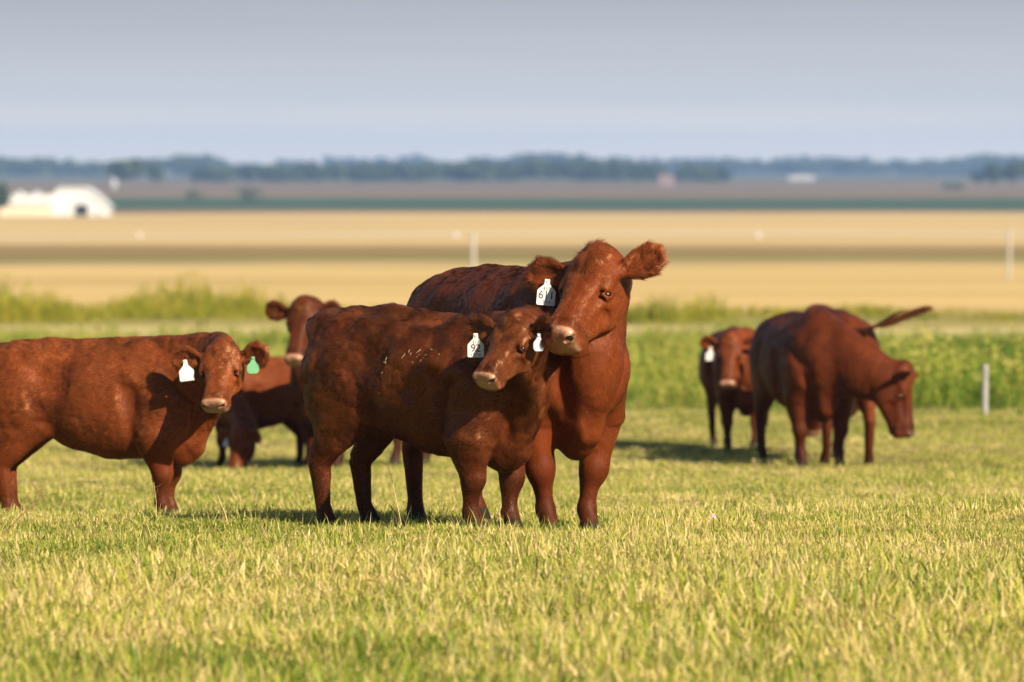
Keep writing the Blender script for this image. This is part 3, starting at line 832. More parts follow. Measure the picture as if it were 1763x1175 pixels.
COWS.append(make_cow(dict(
    name='calf', cat='calf', label='shaggy dark red calf with white tag 92 standing broadside before the tagged cow', group=HERD,
    S=.86, head_dir=(.82, -.57), root=(-.43, 28.1), lf=.80, tuck=.12, pitch=.065, hl=.34, poll=poll_at(884, 550, 27.3), nose=(-.47, -.48, -.74), roll=4,
    ears={'L': ear((-.1, 1, .12), .21, 1.15), 'R': ear((.08, -1, .12), .27, 1.1)},
    feet=[(.02, -.02), (-.06, .0), (.12, .0), (-.0, 0)], color=CALF, res=NEAR, seed=4, hairs=190000, fur=.026, swirl=.75, curl=12, tuft=.045, lift=.30, stout=1.08, shag=1.8, headw=1.45, w=.90,
    tags=[dict(ear='R', t=.86, w=.080, h=.086, neck=.024, mat=TAG_W, face=(.05, -1, .05), low=.03, label='white tag marked 92',
               print=[('611', .022, .014, 1.0), ('92', .052, .043, .95), ('127X', .022, .075, 1.15)]),
          dict(ear='L', t=.45, w=.052, h=.055, neck=.026, mat=TAG_P, face=(.2, -1, 0), low=.012, round=True, label='blank pale tag')])))
COWS.append(make_cow(dict(
    name='calf', cat='calf', label='red brown calf with one white and one green ear tag, cut by the left edge', group=HERD,
    S=.80, head_dir=(.985, -.17), root=(-2.36, 32.0), lf=.9, hl=.345, poll=poll_at(380, 600, 31.45), nose=(-.12, -.58, -.80), roll=-4,
    ears={'L': ear((-.1, 1, .14), .23, 1.15), 'R': ear((.0, -1, .10), .26, 1.15)},
    feet=[(-.05, .02), (-.01, .0), (.09, .0), (.13, 0)], leg=.90, color=(.125, .026, .005), res=NEAR, seed=9, hairs=130000, fur=.018, swirl=.45, curl=9, tuft=.03, lift=.22, stout=1.08, belly=.03, tuck=.10, hair_r=.0009, headw=1.45, w=.9,
    tags=[dict(ear='R', t=.75, w=.082, h=.082, neck=.030, mat=TAG_W, face=(.1, -1, .1), tilt=-.12, low=.01, label='blank white tag'),
          dict(ear='L', t=.6, w=.066, h=.058, neck=.032, mat=TAG_G, face=(.1, -1, 0), low=.01, round=True, label='green tag')])))
COWS.append(make_cow(dict(
    name='cow', cat='cow', label='dark red cow looking on between the two calves, body hidden behind the shaggy calf', group=HERD,
    S=1.03, head_dir=(-.50, -.87), root=(-1.27, 48.6), hl=.50, poll=poll_at(520, 524, 47.6), nose=(-.16, -.50, -.85),
    ears={'L': ear((-.2, 1, .05), .23), 'R': ear((-.15, -1, .10), .235)},
    feet=[(.05, 0), (-.05, 0), (.0, 0), (.0, 0)], color=(.075, .016, .004), res=FAR, seed=14, hairs=25000, fur=.018, hair_r=.0016)))
COWS.append(make_cow(dict(
    name='calf', cat='calf', label='red calf grazing with head down behind the left calf', group=HERD,
    S=.76, lf=.72, head_dir=(-.80, -.60), root=(-2.16, 49.5), hl=.38, poll=poll_at(408, 742, 48.55), nose=(-.18, -.25, -.95), nx=.5, nz=.5, neck_out=(1, 0, -.25),
    ears={'L': ear((-.1, 1, .05), .20), 'R': ear((-.1, -1, .0), .20)},
    feet=[(.0, 0), (.05, 0), (.06, 0), (-.06, 0)], color=(.13, .028, .006), res=FAR, seed=17, hairs=20000, fur=.018, hair_r=.0016, stout=1.05,
    tags=[dict(ear='R', t=.3, w=.06, h=.05, neck=.02, mat=TAG_P, face=(-.5, -.8, .2), low=.02, label='pale tag')])))
COWS.append(make_cow(dict(
    name='heifer', cat='heifer', label='red heifer facing the camera with a white ear tag, left of the right hand cow', group=HERD,
    S=.91, fat=1.15, w=1.06, head_dir=(.08, -.99), root=(2.14, 53.8), hl=.44, headw=1.0, poll=poll_at(1256, 584, 52.9), nose=(-.08, -.42, -.90),
    ears={'L': ear((-.2, 1, .08), .22), 'R': ear((-.2, -1, .06), .22)},
    feet=[(.05, .0), (-.05, -.02), (.1, .1), (-.1, .0)], color=(.14, .030, .006), res=FAR, seed=21, hairs=20000, fur=.016, hair_r=.0016,
    tags=[dict(ear='R', t=.5, w=.088, h=.085, neck=.035, mat=TAG_W, face=(.1, -1, 0), low=.03, label='blank white tag')])))
COWS.append(make_cow(dict(
    name='cow', cat='cow', label='big red cow swinging its lowered head to the right, nearest of the right hand three', group=HERD,
    S=1.06, head_dir=(.22, -.975), root=(2.54, 49.6), w=1.0, lf=.87, hl=.54, poll=poll_at(1566, 640, 48.5), nose=(.10, -.02, -.99), nx=.35, nz=.8, neck_out=(1, .25, .10),
    ears={'L': ear((-.25, 1, .2), .21, open=(.7, 0, -.3)), 'R': ear((-.35, -1, .3), .20, open=(.9, 0, .1))},
    feet=[(.0, 0), (-.02, .0), (.0, 0), (-.05, 0)], color=(.10, .021, .005), res=FAR, seed=25, hairs=30000, fur=.014, hair_r=.0016, fat=1.05, folds=.25, muzzle=(.12, .06, .04))))
COWS.append(make_cow(dict(
    name='cow', cat='cow', label='red cow seen from behind with its dark tail swung up to the right', group=HERD,
    S=1.09, head_dir=(-.12, .99), root=(2.86, 50.9), hl=.50, poll=poll_at(1402, 655, 52.9), nose=(-.1, .45, -.88), neck_out=(1, 0, -.15),
    ears={'L': ear((-.2, 1, .08)), 'R': ear((-.2, -1, .12))},
    tail=[(-.88, 0, 1.12), (-.97, -.08, 1.09), (-1.0, -.20, 1.15), (-1.0, -.37, 1.255), (-1.0, -.56, 1.285)], switch=2200, udder=True,
    feet=[(.0, 0), (.0, .0), (.05, .03), (-.02, -.02)], color=(.125, .026, .005), res=FAR, seed=29, hairs=20000, fur=.014, hair_r=.0016)))

# ------------------------------------------------------------------ grass and weeds (stuff)
def mat_leaf(name, ramp, patch=.35, trans=.35, rough=.55, pscale=.9):
    """blade colour: per-blade attribute through a ramp, shifted by broad patches in world space"""
    m = bpy.data.materials.new(name)
    n, l, b = nodes_of(m)
    a = n.new('ShaderNodeAttribute'); a.attribute_name = 'tone'
    oi = n.new('ShaderNodeObjectInfo')
    g = n.new('ShaderNodeNewGeometry')
    x = n.new('ShaderNodeTexNoise'); x.inputs['Scale'].default_value = pscale; x.inputs['Detail'].default_value = 3
    l.new(g.outputs['Position'], x.inputs['Vector'])
    def ma(op, p, q, r=None):
        k = n.new('ShaderNodeMath'); k.operation = op
        for i, v in enumerate((p, q, r)):
            if v is None: continue
            if isinstance(v, (int, float)): k.inputs[i].default_value = v
            else: l.new(v, k.inputs[i])
        return k.outputs[0]
    t = ma('MULTIPLY_ADD', x.outputs['Fac'], patch*2, -patch)
    x2 = n.new('ShaderNodeTexNoise'); x2.inputs['Scale'].default_value = pscale*.33; x2.inputs['Detail'].default_value = 2
    l.new(g.outputs['Position'], x2.inputs['Vector'])
    t = ma('ADD', t, ma('MULTIPLY_ADD', x2.outputs['Fac'], patch*1.6, -patch*.8))
    t = ma('ADD', t, a.outputs['Fac'])
    t = ma('ADD', t, ma('MULTIPLY_ADD', oi.outputs['Random'], .25, -.125))
    r = n.new('ShaderNodeValToRGB'); el = r.color_ramp.elements
    while len(el) < len(ramp): el.new(.5)
    for q, (p, c) in zip(el, ramp): q.position, q.color = p, (*c, 1)
    l.new(t, r.inputs[0])
    l.new(r.outputs[0], b.inputs['Base Color'])
    b.inputs['Roughness'].default_value = rough; b.inputs['Specular IOR Level'].default_value = .3
    tr = n.new('ShaderNodeBsdfTranslucent'); l.new(r.outputs[0], tr.inputs['Color'])
    ms = n.new('ShaderNodeMixShader'); ms.inputs[0].default_value = trans
    l.new(b.outputs[0], ms.inputs[1]); l.new(tr.outputs[0], ms.inputs[2])
    l.new(ms.outputs[0], n['Material Output'].inputs['Surface'])
    return m

def blades(name, mat, rows, seg=3):
    """rows: list of (x, y, z0, azimuth, length, width, lean, curl, tone)"""
    V, F, T = [], [], []
    for (x, y, z0, az, L, w, lean, curl, tone) in rows:
        ca, sa = math.cos(az), math.sin(az)
        k0 = len(V); px, pz = 0.0, z0; ang = lean
        for j in range(seg+1):
            t = j/seg
            ww = w*(1-t**1.6)*.5 + .0003 if j else w*.4
            if j == seg:
                V.append((x+ca*px, y+sa*px, pz)); T.append(tone)
            else:
                V.append((x+ca*px-sa*ww, y+sa*px+ca*ww, pz)); V.append((x+ca*px+sa*ww, y+sa*px-ca*ww, pz)); T += [tone, tone]
            px += math.sin(ang)*L/seg; pz += math.cos(ang)*L/seg; ang += curl/seg
        for j in range(seg-1):
            a = k0+2*j; F.append((a, a+1, a+3)); F.append((a, a+3, a+2))
        a = k0+2*(seg-1); F.append((a, a+1, a+2))
    me = mesh_np(name, np.array(V), np.array(F), mat, True)
    at_ = me.attributes.new('tone', 'FLOAT', 'POINT'); at_.data.foreach_set('value', np.array(T, np.float32))
    return me

def scatter(name, src, pts, rot, scl, kind='stuff'):
    """one object: points carrying instances of the source meshes (geometry nodes)"""
    hold = bpy.data.collections.new(name + '_source')
    for i, me in enumerate(src):
        hold.objects.link(bpy.data.objects.new(name + '_clump', me))
    me = bpy.data.meshes.new(name)
    me.vertices.add(len(pts)); me.vertices.foreach_set('co', np.asarray(pts, np.float32).ravel())
    a = me.attributes.new('rot', 'FLOAT_VECTOR', 'POINT'); a.data.foreach_set('vector', np.asarray(rot, np.float32).ravel())
    a = me.attributes.new('scl', 'FLOAT_VECTOR', 'POINT'); a.data.foreach_set('vector', np.asarray(scl, np.float32).ravel())
    a = me.attributes.new('pick', 'INT', 'POINT'); a.data.foreach_set('value', RNG.integers(0, len(src), len(pts)).astype(np.int32))
    o = link(name, me); o['kind'] = kind
    ng = bpy.data.node_groups.new(name, 'GeometryNodeTree')
    ng.interface.new_socket('Geometry', in_out='INPUT', socket_type='NodeSocketGeometry')
    ng.interface.new_socket('Geometry', in_out='OUTPUT', socket_type='NodeSocketGeometry')
    n, l = ng.nodes, ng.links
    gi, go = n.new('NodeGroupInput'), n.new('NodeGroupOutput')
    ci = n.new('GeometryNodeCollectionInfo'); ci.inputs['Collection'].default_value = hold
    ci.inputs['Separate Children'].default_value = True; ci.inputs['Reset Children'].default_value = True
    ip = n.new('GeometryNodeInstanceOnPoints'); ip.inputs['Pick Instance'].default_value = True
    def attr(nm, tp):
        q = n.new('GeometryNodeInputNamedAttribute'); q.data_type = tp; q.inputs['Name'].default_value = nm
        return q.outputs['Attribute']
    e2r = n.new('FunctionNodeEulerToRotation'); l.new(attr('rot', 'FLOAT_VECTOR'), e2r.inputs[0])
    l.new(gi.outputs[0], ip.inputs['Points']); l.new(ci.outputs[0], ip.inputs['Instance'])
    l.new(attr('pick', 'INT'), ip.inputs['Instance Index'])
    l.new(e2r.outputs[0], ip.inputs['Rotation']); l.new(attr('scl', 'FLOAT_VECTOR'), ip.inputs['Scale'])
    l.new(ip.outputs[0], go.inputs[0])
    md = o.modifiers.new('scatter', 'NODES'); md.node_group = ng
    return o

GRASS = mat_leaf('pasture_grass_blade', [(.0, (.05, .11, .008)), (.22, (.18, .26, .025)), (.42, (.38, .40, .055)), (.62, (.60, .50, .14)), (.85, (.76, .60, .30))], .36, .5)
r_ = random.Random(11)
def turf(kind):
    rows = []
    nb_ = 26 if kind < 8 else 16
    for _ in range(nb_):
        rad, a = .085*math.sqrt(r_.random()), r_.uniform(0, 6.283)
        dry = r_.random()
        if kind < 8:
            L = r_.uniform(.018, .048)*(2.0 if r_.random() < .04 else 1); w = r_.uniform(.003, .0068)
        else:
            L = r_.uniform(.03, .10); w = r_.uniform(.0035, .0085)
        tone = r_.gauss(.455, .17) if dry < .78 else r_.uniform(.62, .95)
        if dry > .78: L *= .8
        if kind in (1, 5, 7) and r_.random() < .6: L = r_.uniform(.018, .04); w = r_.uniform(.008, .014)
        rows.append((rad*math.cos(a), rad*math.sin(a), -.006, r_.uniform(0, 6.283), L, w, abs(r_.gauss(.6, .45)), r_.uniform(-.5, 1.7), tone))
    if kind in (3, 9, 10):                                       # seed stalk
        rows.append((0, 0, 0, r_.uniform(0, 6.28), r_.uniform(.08, .14), .0026, .35, .5, .88))
    return blades('grass_clump', GRASS, rows)
TURF = [turf(k) for k in (0, 1, 2, 3, 4, 5, 6, 7, 0, 1, 2, 4, 5, 6, 8, 9, 11)]
def field_pts(y0, y1, dens, margin, pw=1.0, thin=None):
    n = int(dens*(y1-y0)*(.18*(y0+y1)/2 + 2*margin))
    y = RNG.uniform(y0, y1, n*2); hw = .092*y + margin
    keep = RNG.random(n*2) < hw/hw.max(); y = y[keep][:n]; hw = hw[keep][:n]
    x = RNG.uniform(-1, 1, len(y))*hw
    if thin is not None:
        k = thin(x, y) > RNG.random(len(x)); x, y = x[k], y[k]
    return np.stack([x, y, ground(x, y)], 1)
P_ = np.concatenate([field_pts(17.5, 24, 330, 1.0), field_pts(24, 33, 300, 1.2), field_pts(33, 45, 150, 1.5), field_pts(45, 64, 80, 1.5)])
n_ = len(P_)
sv = .55 + .8*(.5+.5*vnoise(np.stack([P_[:, 0]*.9, P_[:, 1]*.6, P_[:, 0]*0], 1), 77)) + .45*np.clip(vnoise(np.stack([P_[:, 0]*3.1, P_[:, 1]*2.2, P_[:, 0]*0], 1), 78), -.3, 1) + RNG.normal(0, .16, n_)
sv *= np.interp(P_[:, 1], [17, 21, 25, 28, 34, 64], [1.75, 1.5, 1.1, .84, .8, .9])
sv = np.clip(sv, .5, 3.4)
rot_ = np.stack([RNG.normal(0, .2, n_), RNG.normal(0, .2, n_), RNG.uniform(0, 6.283, n_)], 1)
scatter('pasture_grass', TURF, P_, rot_, np.stack([sv**.75, sv**.75, sv], 1))

WEED = mat_leaf('tall_weed_leaf', [(.0, (.035, .09, .010)), (.22, (.14, .25, .024)), (.45, (.32, .41, .05)), (.70, (.48, .47, .09)), (.92, (.60, .52, .15))], .85, .55, pscale=.6)
def weed(kind):
    rows = []
    for _ in range(5 + kind % 3):
        bx, by, az = r_.gauss(0, .09), r_.gauss(0, .09), r_.uniform(0, 6.28)
        H = r_.uniform(.45, .95); ln_ = abs(r_.gauss(.08, .06)); tone = r_.gauss(.45, .15)
        rows.append((bx, by, 0, az, H, .010, ln_, .15, tone))
        for q in range(9):
            h = H*(.12 + .86*q/9)
            rows.append((bx+math.cos(az)*math.sin(ln_)*h, by+math.sin(az)*math.sin(ln_)*h, h*.98, r_.uniform(0, 6.28), r_.uniform(.10, .24)*(1.1-q/14), r_.uniform(.018, .04), r_.uniform(.3, 1.0), r_.uniform(.3, 1.1), tone + r_.gauss(.03, .08)))
        if kind in (2, 5):
            for q in range(6): rows.append((bx+r_.gauss(0, .03), by+r_.gauss(0, .03), H*.95, r_.uniform(0, 6.28), .07, .03, .7, .6, .95))
    for _ in range(10):
        rows.append((r_.gauss(0, .15), r_.gauss(0, .15), 0, r_.uniform(0, 6.28), r_.uniform(.25, .6), .011, abs(r_.gauss(.15, .15)), .7, r_.gauss(.5, .18)))
    return blades('weed_clump', WEED, rows)
WEEDS = [weed(k) for k in range(8)]
FAR_WEED = mat_leaf('yellow_weed_leaf', [(.0, (.07, .11, .010)), (.3, (.20, .24, .016)), (.55, (.38, .37, .03)), (.78, (.52, .44, .06)), (.95, (.60, .48, .10))], .45, .5)
FAR_WEEDS = []
for me_ in WEEDS:
    q_ = me_.copy(); q_.materials[0] = FAR_WEED; FAR_WEEDS.append(q_)
def belt(name, y0, y1, dens, margin, hfun, src):
    p = field_pts(y0, y1, dens, margin)
    h = hfun(p[:, 0], p[:, 1]); k = h > .12
    p, h = p[k], h[k]; n = len(p)
    h = h*np.clip(RNG.normal(1, .16, n), .6, 1.5)
    scatter(name, src, p, np.stack([RNG.normal(0, .06, n), RNG.normal(0, .06, n), RNG.uniform(0, 6.283, n)], 1), np.stack([h**.5, h**.5, h], 1))
def vn2(x, y, sx, sy, seed): return vnoise(np.stack([x*sx, y*sy, np.zeros_like(x)], 1), seed)
belt('tall_weeds', 61.5, 97, 8, 3, lambda x, y: np.clip((y-61.3-1.2*vn2(x, y*0, .8, 1, 33))/3.5, .22, 1)*(.47 + .36*vn2(x, y, .55, .25, 5) + .26*vn2(x, y, .17, .12, 15)) * np.where(x > .5, np.interp(y, [61, 72, 84, 97], [.8, 1.0, .68, .5]), np.interp(y, [61, 66, 86, 97], [.7, .55, .75, .6])), WEEDS)
belt('far_weeds', 118, 139, 6, 4, lambda x, y: (.22 + .55*vn2(x, y, .25, .14, 8) + .45*vn2(x, y, .7, .35, 18) + np.clip(-x/24, -.1, .30))*np.interp(x, [-8, -1, 2, 4.5, 6, 14], [1, .7, .9, .8, .45, .35])*np.clip((y - 120 - 7*vn2(x, y*0, .3, 1, 12))/6, 0, 1), FAR_WEEDS)

# ------------------------------------------------------------------ woods and trees
LEAF = mat_leaf('tree_leaf', [(.0, (.018, .035, .010)), (.5, (.04, .07, .018)), (1, (.07, .10, .03))], .15, .2)
BARK = mat_plain('tree_bark', (.10, .075, .055), .9, .1, .3, 6)
def crown_pts(n, r, h, rs):
    """leaf-clump centres in an uneven crown made of overlapping lobes"""
    lobes = [(rs.normal(0, r*.42), rs.normal(0, r*.42), h*rs.uniform(.38, .82), r*rs.uniform(.40, .62)) for _ in range(9)]
    out = []
    for (x, y, z, q) in lobes:
        d = rs.normal(size=(n//9, 3)); d /= np.linalg.norm(d, axis=1)[:, None]
        out.append(np.array([x, y, z]) + d*(q*rs.uniform(.55, 1.05, n//9))[:, None]*[1, 1, .8])
    return np.concatenate(out)
def leaf_cards(C, s, rs):
    n = len(C); a = rs.normal(size=(n, 3)); a /= np.linalg.norm(a, axis=1)[:, None]
    b = np.cross(a, rs.normal(size=(n, 3))); b /= np.linalg.norm(b, axis=1)[:, None]
    s = (s*rs.uniform(.6, 1.4, n))[:, None]
    c = np.cross(a, b)*s*.3
    V = np.stack([C+a*s, C+b*s*.7+c, C-a*s, C-b*s*.7-c], 1).reshape(-1, 3)
    return V, np.arange(4*n).reshape(n, 4)
def leaf_mesh(name, C, s, rs):
    V, F = leaf_cards(C, s, rs)
    me = mesh_np(name, V, F, LEAF)
    t = me.attributes.new('tone', 'FLOAT', 'POINT')
    t.data.foreach_set('value', np.repeat(np.clip(rs.normal(.5, .22, len(C)), 0, 1), 4).astype(np.float32))
    return me
def trunk_mesh(name, h, r, rs):
    V, F = [], []; m = 7
    def limb(p0, p1, r0, r1):
        d = unit(p1-p0); u = unit(np.cross(d, [.3, 1, .2])); v = np.cross(d, u); k = len(V)
        for p, q in ((p0, r0), ((p0+p1)/2 + rs.normal(0, q_, 3), (r0+r1)/2), (p1, r1)):
            for i in range(m): V.append(p + (u*math.cos(6.283*i/m) + v*math.sin(6.283*i/m))*q)
        for j in range(2):
            for i in range(m): F.append((k+j*m+i, k+j*m+(i+1) % m, k+(j+1)*m+(i+1) % m, k+(j+1)*m+i))
    q_ = h*.01
    top = np.array([0, 0, h*.62]); limb(np.array([0, 0, -.3]), top, r, r*.5)
    for _ in range(6):
        z = h*rs.uniform(.28, .6); a = rs.uniform(0, 6.28)
        limb(np.array([0, 0, z]), np.array([math.cos(a)*h*.25, math.sin(a)*h*.25, z+h*.22]), r*.4, r*.12)
    return mesh_np(name, np.array(V), np.array(F), BARK, True)
rs = np.random.default_rng(31)
def wood(name, y0, y1, x0, x1, n, hmin, hmax, leaf, per):
    """a far-off wood that reads as one mass: crowns and trunks of many trees in one object"""
    Vs, Fs, k = [], [], 0; T = []
    for _ in range(n):
        y = rs.uniform(y0, y1); x = rs.uniform(x0, x1)*y; h = rs.uniform(hmin, hmax)
        h *= (.84 if y < 3000 else .74) + (.14 if y < 3000 else .26)*math.sin(x*.021+y*.003)*math.sin(x*.0061+2) + .07*math.sin(x*.05)
        C = crown_pts(per, h*.42, h, rs); C[:, 2] = np.maximum(C[:, 2], h*.12)
        V, F = leaf_cards(C + [x, y, float(GP(y))], leaf, rs)
        Vs.append(V); Fs.append(F+k); k += len(V); T.append(np.repeat(np.clip(rs.normal(rs.uniform(.25, .7), .2, len(C)), 0, 1), 4))
    me = mesh_np(name, np.concatenate(Vs), np.concatenate(Fs), LEAF)
    t = me.attributes.new('tone', 'FLOAT', 'POINT'); t.data.foreach_set('value', np.concatenate(T).astype(np.float32))
    o = link(name, me); o['kind'] = 'stuff'
    return o
xr = lambda px: (px-881.5)/FPX
wood('wood', 2620, 2760, xr(335), xr(1246), 210, 9, 12.5, 1.15, 260)
wood('distant_wood', 3700, 4100, xr(-60), xr(380), 120, 13, 19, 1.8, 170)
wood('distant_wood', 4400, 5000, xr(820), xr(1830), 330, 14, 20, 2.2, 150)
wood('distant_wood', 5500, 5950, xr(-60), xr(1830), 200, 15, 21, 2.4, 120)
def tree(name, px, Y, h, label, cat, group, wide=.42, per=700):
    x = xr(px)*Y
    o = empty(name, (x, Y, float(GP(Y))))
    tag(o, label, cat, group)
    C = crown_pts(per, h*wide, h, rs); C[:, 2] = np.maximum(C[:, 2], h*.14)
    link('crown', leaf_mesh('crown', C, h*.07, rs), o)
    link('trunk', trunk_mesh('trunk', h, h*.03, rs), o)
RT = 'lone trees by the right edge'
tree('tree', 1684, 2350, 6.5, 'smallest of the dark far trees near the right edge', 'tree', RT)
tree('tree', 1708, 2350, 10.0, 'tall rounded dark far tree, middle of the right hand group', 'tree', RT)
tree('tree', 1747, 2350, 10.5, 'broad dark far tree at the right edge of the picture', 'tree', RT, .55)
tree('tree', 1775, 2360, 9.5, 'dark far tree cut by the right edge of the picture', 'tree', RT, .5)
tree('bush', 1632, 1950, 3.0, 'small dark bush in the brown field left of the right hand trees', 'bush', 'bushes in the far fields', .6, 300)
tree('bush', 1649, 1950, 3.6, 'taller dark bush in the brown field left of the right hand trees', 'bush', 'bushes in the far fields', .5, 300)
tree('tree', 206, 2300, 11.5, 'dark far tree beside the small white silo', 'tree', 'trees above the white barn', .40)
tree('tree', 232, 2320, 12.0, 'broad dark far tree right of the small white silo', 'tree', 'trees above the white barn', .5)
tree('tree', 268, 2350, 9.0, 'lower far tree at the left end of the long wood', 'tree', 'trees above the white barn', .6)
tree('bush', -4, 1150, 7.5, 'dark bush at the left end of the low white shed', 'bush', 'bushes in the far fields', .4, 400)
tree('bush', 430, 1480, 4.0, 'rounded dark bush in the green field right of the white barn', 'bush', 'bushes in the far fields', .9, 300)
tree('bush', 332, 1500, 3.2, 'small dark bush in the green field nearest the white barn', 'bush', 'bushes in the far fields', .7, 300)

# ------------------------------------------------------------------ farm buildings
WHITE = mat_plain('white_sheet_metal', (.47, .49, .51), .5, .4, .05, .4)
CREAM = mat_plain('cream_wall', (.50, .44, .33), .7, .2, .06, .4)
DARK = mat_plain('painted_interior_shade', (.02, .02, .022), .9, .1)  # near-black colour standing in for the shade inside the barn
def poly_extrude(name, outline, y0, y1, mat):
    """outline in (x, z), extruded along y"""
    n = len(outline)
    V = [(x, y0, z) for x, z in outline] + [(x, y1, z) for x, z in outline]
    me = bpy.data.meshes.new(name)
    me.from_pydata(V, [], [list(range(n)), list(range(2*n-1, n-1, -1))] + [(i, i+n, (i+1) % n + n, (i+1) % n) for i in range(n)])
    me.materials.append(mat); return me
def box(name, x0, x1, y0, y1, z0, z1, mat): return poly_extrude(name, [(x0, z0), (x1, z0), (x1, z1), (x0, z1)], y0, y1, mat)
YB = 1175.0; m_px = YB/FPX
bz = float(GP(YB))
barn = empty('barn', (xr(135)*YB, YB, bz)); tag(barn, 'white barn with sloping side roof and dark open doorway in the far field', 'barn')
w = lambda px: (px-135)*m_px; hh = lambda py: (372-py)*m_px
out_l = [(w(88), -.3), (w(128), -.3), (w(128), hh(352)), (w(152), hh(352)), (w(152), -.3), (w(166), -.3), (w(166), hh(355)), (w(172), -.3), (w(187), -.3), (w(184), hh(355)), (w(160), hh(335)), (w(146), hh(325)), (w(104), hh(325)), (w(88), hh(342))]
link('wall', poly_extrude('wall', out_l, 0, 14, WHITE), barn)
rf = [(w(86), hh(341)), (w(103), hh(322.5)), (w(147), hh(322.5)), (w(163), hh(333)), (w(188), hh(356)), (w(188), hh(358)), (w(162), hh(336)), (w(146.5), hh(325)), (w(104), hh(325)), (w(87), hh(343))]
link('roof', poly_extrude('roof', rf, -.4, 14.4, WHITE), barn)
link('doorway', box('doorway', w(128), w(152), .8, 1.0, 0, hh(352), DARK), barn)  # dark panel set in the opening as painted interior shade
link('side_doorway', box('side_doorway', w(166), w(171), .8, 1.0, 0, hh(357), DARK), barn)  # same painted shade, as a panel in the side opening
shed = empty('shed', (xr(42)*YB, YB-1, bz)); tag(shed, 'long low white shed with cream wall left of the barn', 'shed')
w2 = lambda px: (px-42)*m_px
link('wall', box('wall', w2(-10), w2(90), 0, 9, -.3, hh(352), CREAM), shed)
link('roof', poly_extrude('roof', [(w2(-12), hh(352)), (w2(91), hh(352)), (w2(87), hh(335)), (w2(-8), hh(335))], -.5, 9.5, WHITE), shed)
for px in (33, 62, 8):
    v_ = link('roof_vent', disc_mesh('roof_vent', .5, .6), shed, WHITE); v_.location = (w2(px), 4, hh(335.3))
silo = empty('silo', (xr(196)*2250, 2250, float(GP(2250)))); tag(silo, 'small round white silo among the dark trees above the barn', 'silo')
GREYW = mat_plain('dull_white_metal', (.36, .36, .37), .6, .3)
link('wall', disc_mesh('wall', 1.3, 2.6, 20), silo, GREYW)
d_ = link('dome', sphere_mesh('dome', 1.32), silo, GREYW); d_.location = (0, 0, 2.5)
RED = mat_plain('faded_red_siding', (.20, .14, .13), .8, .2, .1, .4)
rb = empty('house', (xr(1147)*2500, 2500, float(GP(2500)))); tag(rb, 'small reddish house at the foot of the long wood', 'house')
link('wall', box('wall', -3.4, 3.4, 0, 6, -.2, 3.0, RED), rb)
link('roof', poly_extrude('roof', [(-3.9, 3.0), (3.9, 3.0), (2.7, 4.8), (-2.7, 4.8)], -.4, 6.4, RED), rb)
lb = empty('shed', (xr(1380)*3300, 3300, float(GP(3300)))); tag(lb, 'very far long pale shed before the blue ridge, right of centre', 'shed')
link('wall', box('wall', -7.5, 7.5, 0, 8, -.2, 1.6, GREYW), lb)
link('roof', poly_extrude('roof', [(-7.8, 1.6), (7.8, 1.6), (7.4, 2.9), (-7.4, 2.9)], -.4, 8.4, GREYW), lb)

# ------------------------------------------------------------------ posts, track, bales, small plants
WOODP = mat_plain('weathered_post', (.25, .24, .225), .85, .15, .2, 9)
def post(name, px, Y, r, h, lean, label, group, m=WOODP):
    x = xr(px)*Y
    o = empty(name, (x, Y, float(ground(x, Y)))); o.rotation_euler = (0, lean, 0)
    tag(o, label, 'post', group)
    link('shaft', disc_mesh('shaft', r, h+.3, 12), o, m).location = (0, 0, -.3)
    link('cap', disc_mesh('cap', r*1.12, .04, 12), o, m).location = (0, 0, h+.0015)
PG = 'fence posts beyond the pasture'
PALE = mat_plain('pale_post', (.33, .315, .29), .8, .2, .1, 9)
post('fence_post', 815, 225, .08, 1.75, .0, 'tall pale post in the tan field above the tagged cow', PG, PALE)
post('fence_post', 1737, 225, .065, 1.95, .02, 'tall pale leaning post in the tan field near the right edge', PG, PALE)
post('fence_post', 1696, 63, .036, .50, .01, 'short weathered grey post in the weeds at the right', PG)
def track():
    m = mat_plain('pale_gravel', (.60, .52, .40), .95, .1, .1, .2)
    xs = np.linspace(-260, 260, 130)
    def yc(x): return 700 + 55*np.sin(x/38 + .8)*np.exp(-((x)/170)**2) + x*.12
    V, F = [], []
    for i, x in enumerate(xs):
        for d in (-24, 24):
            y = yc(x)+d; V.append((x, y, float(GP(y))+.08))
        if i: k = 2*i; F.append((k-2, k, k+1, k-1))
    o = link('farm_track', mesh_np('farm_track', np.array(V), np.array(F), m)); o['kind'] = 'structure'
track()
BALE = mat_plain('white_bale_wrap', (.40, .38, .35), .4, .4)
for px, py_, lab in ((240, 402, 'leftmost white round bale on the pale track'), (785, 401, 'white round bale on the pale track beside the tall pale post'), (1305, 397, 'rightmost white round bale on the pale track')):
    Y = 640.0; x = xr(px)*Y
    o = empty('bale', (x, Y, float(GP(Y)))); tag(o, lab, 'bale', 'white bales in the tan field')
    b_ = link('wrap', disc_mesh('wrap', .33, .8, 24), o, BALE); b_.rotation_euler = (R(90), 0, 0); b_.location = (0, .4, .33)

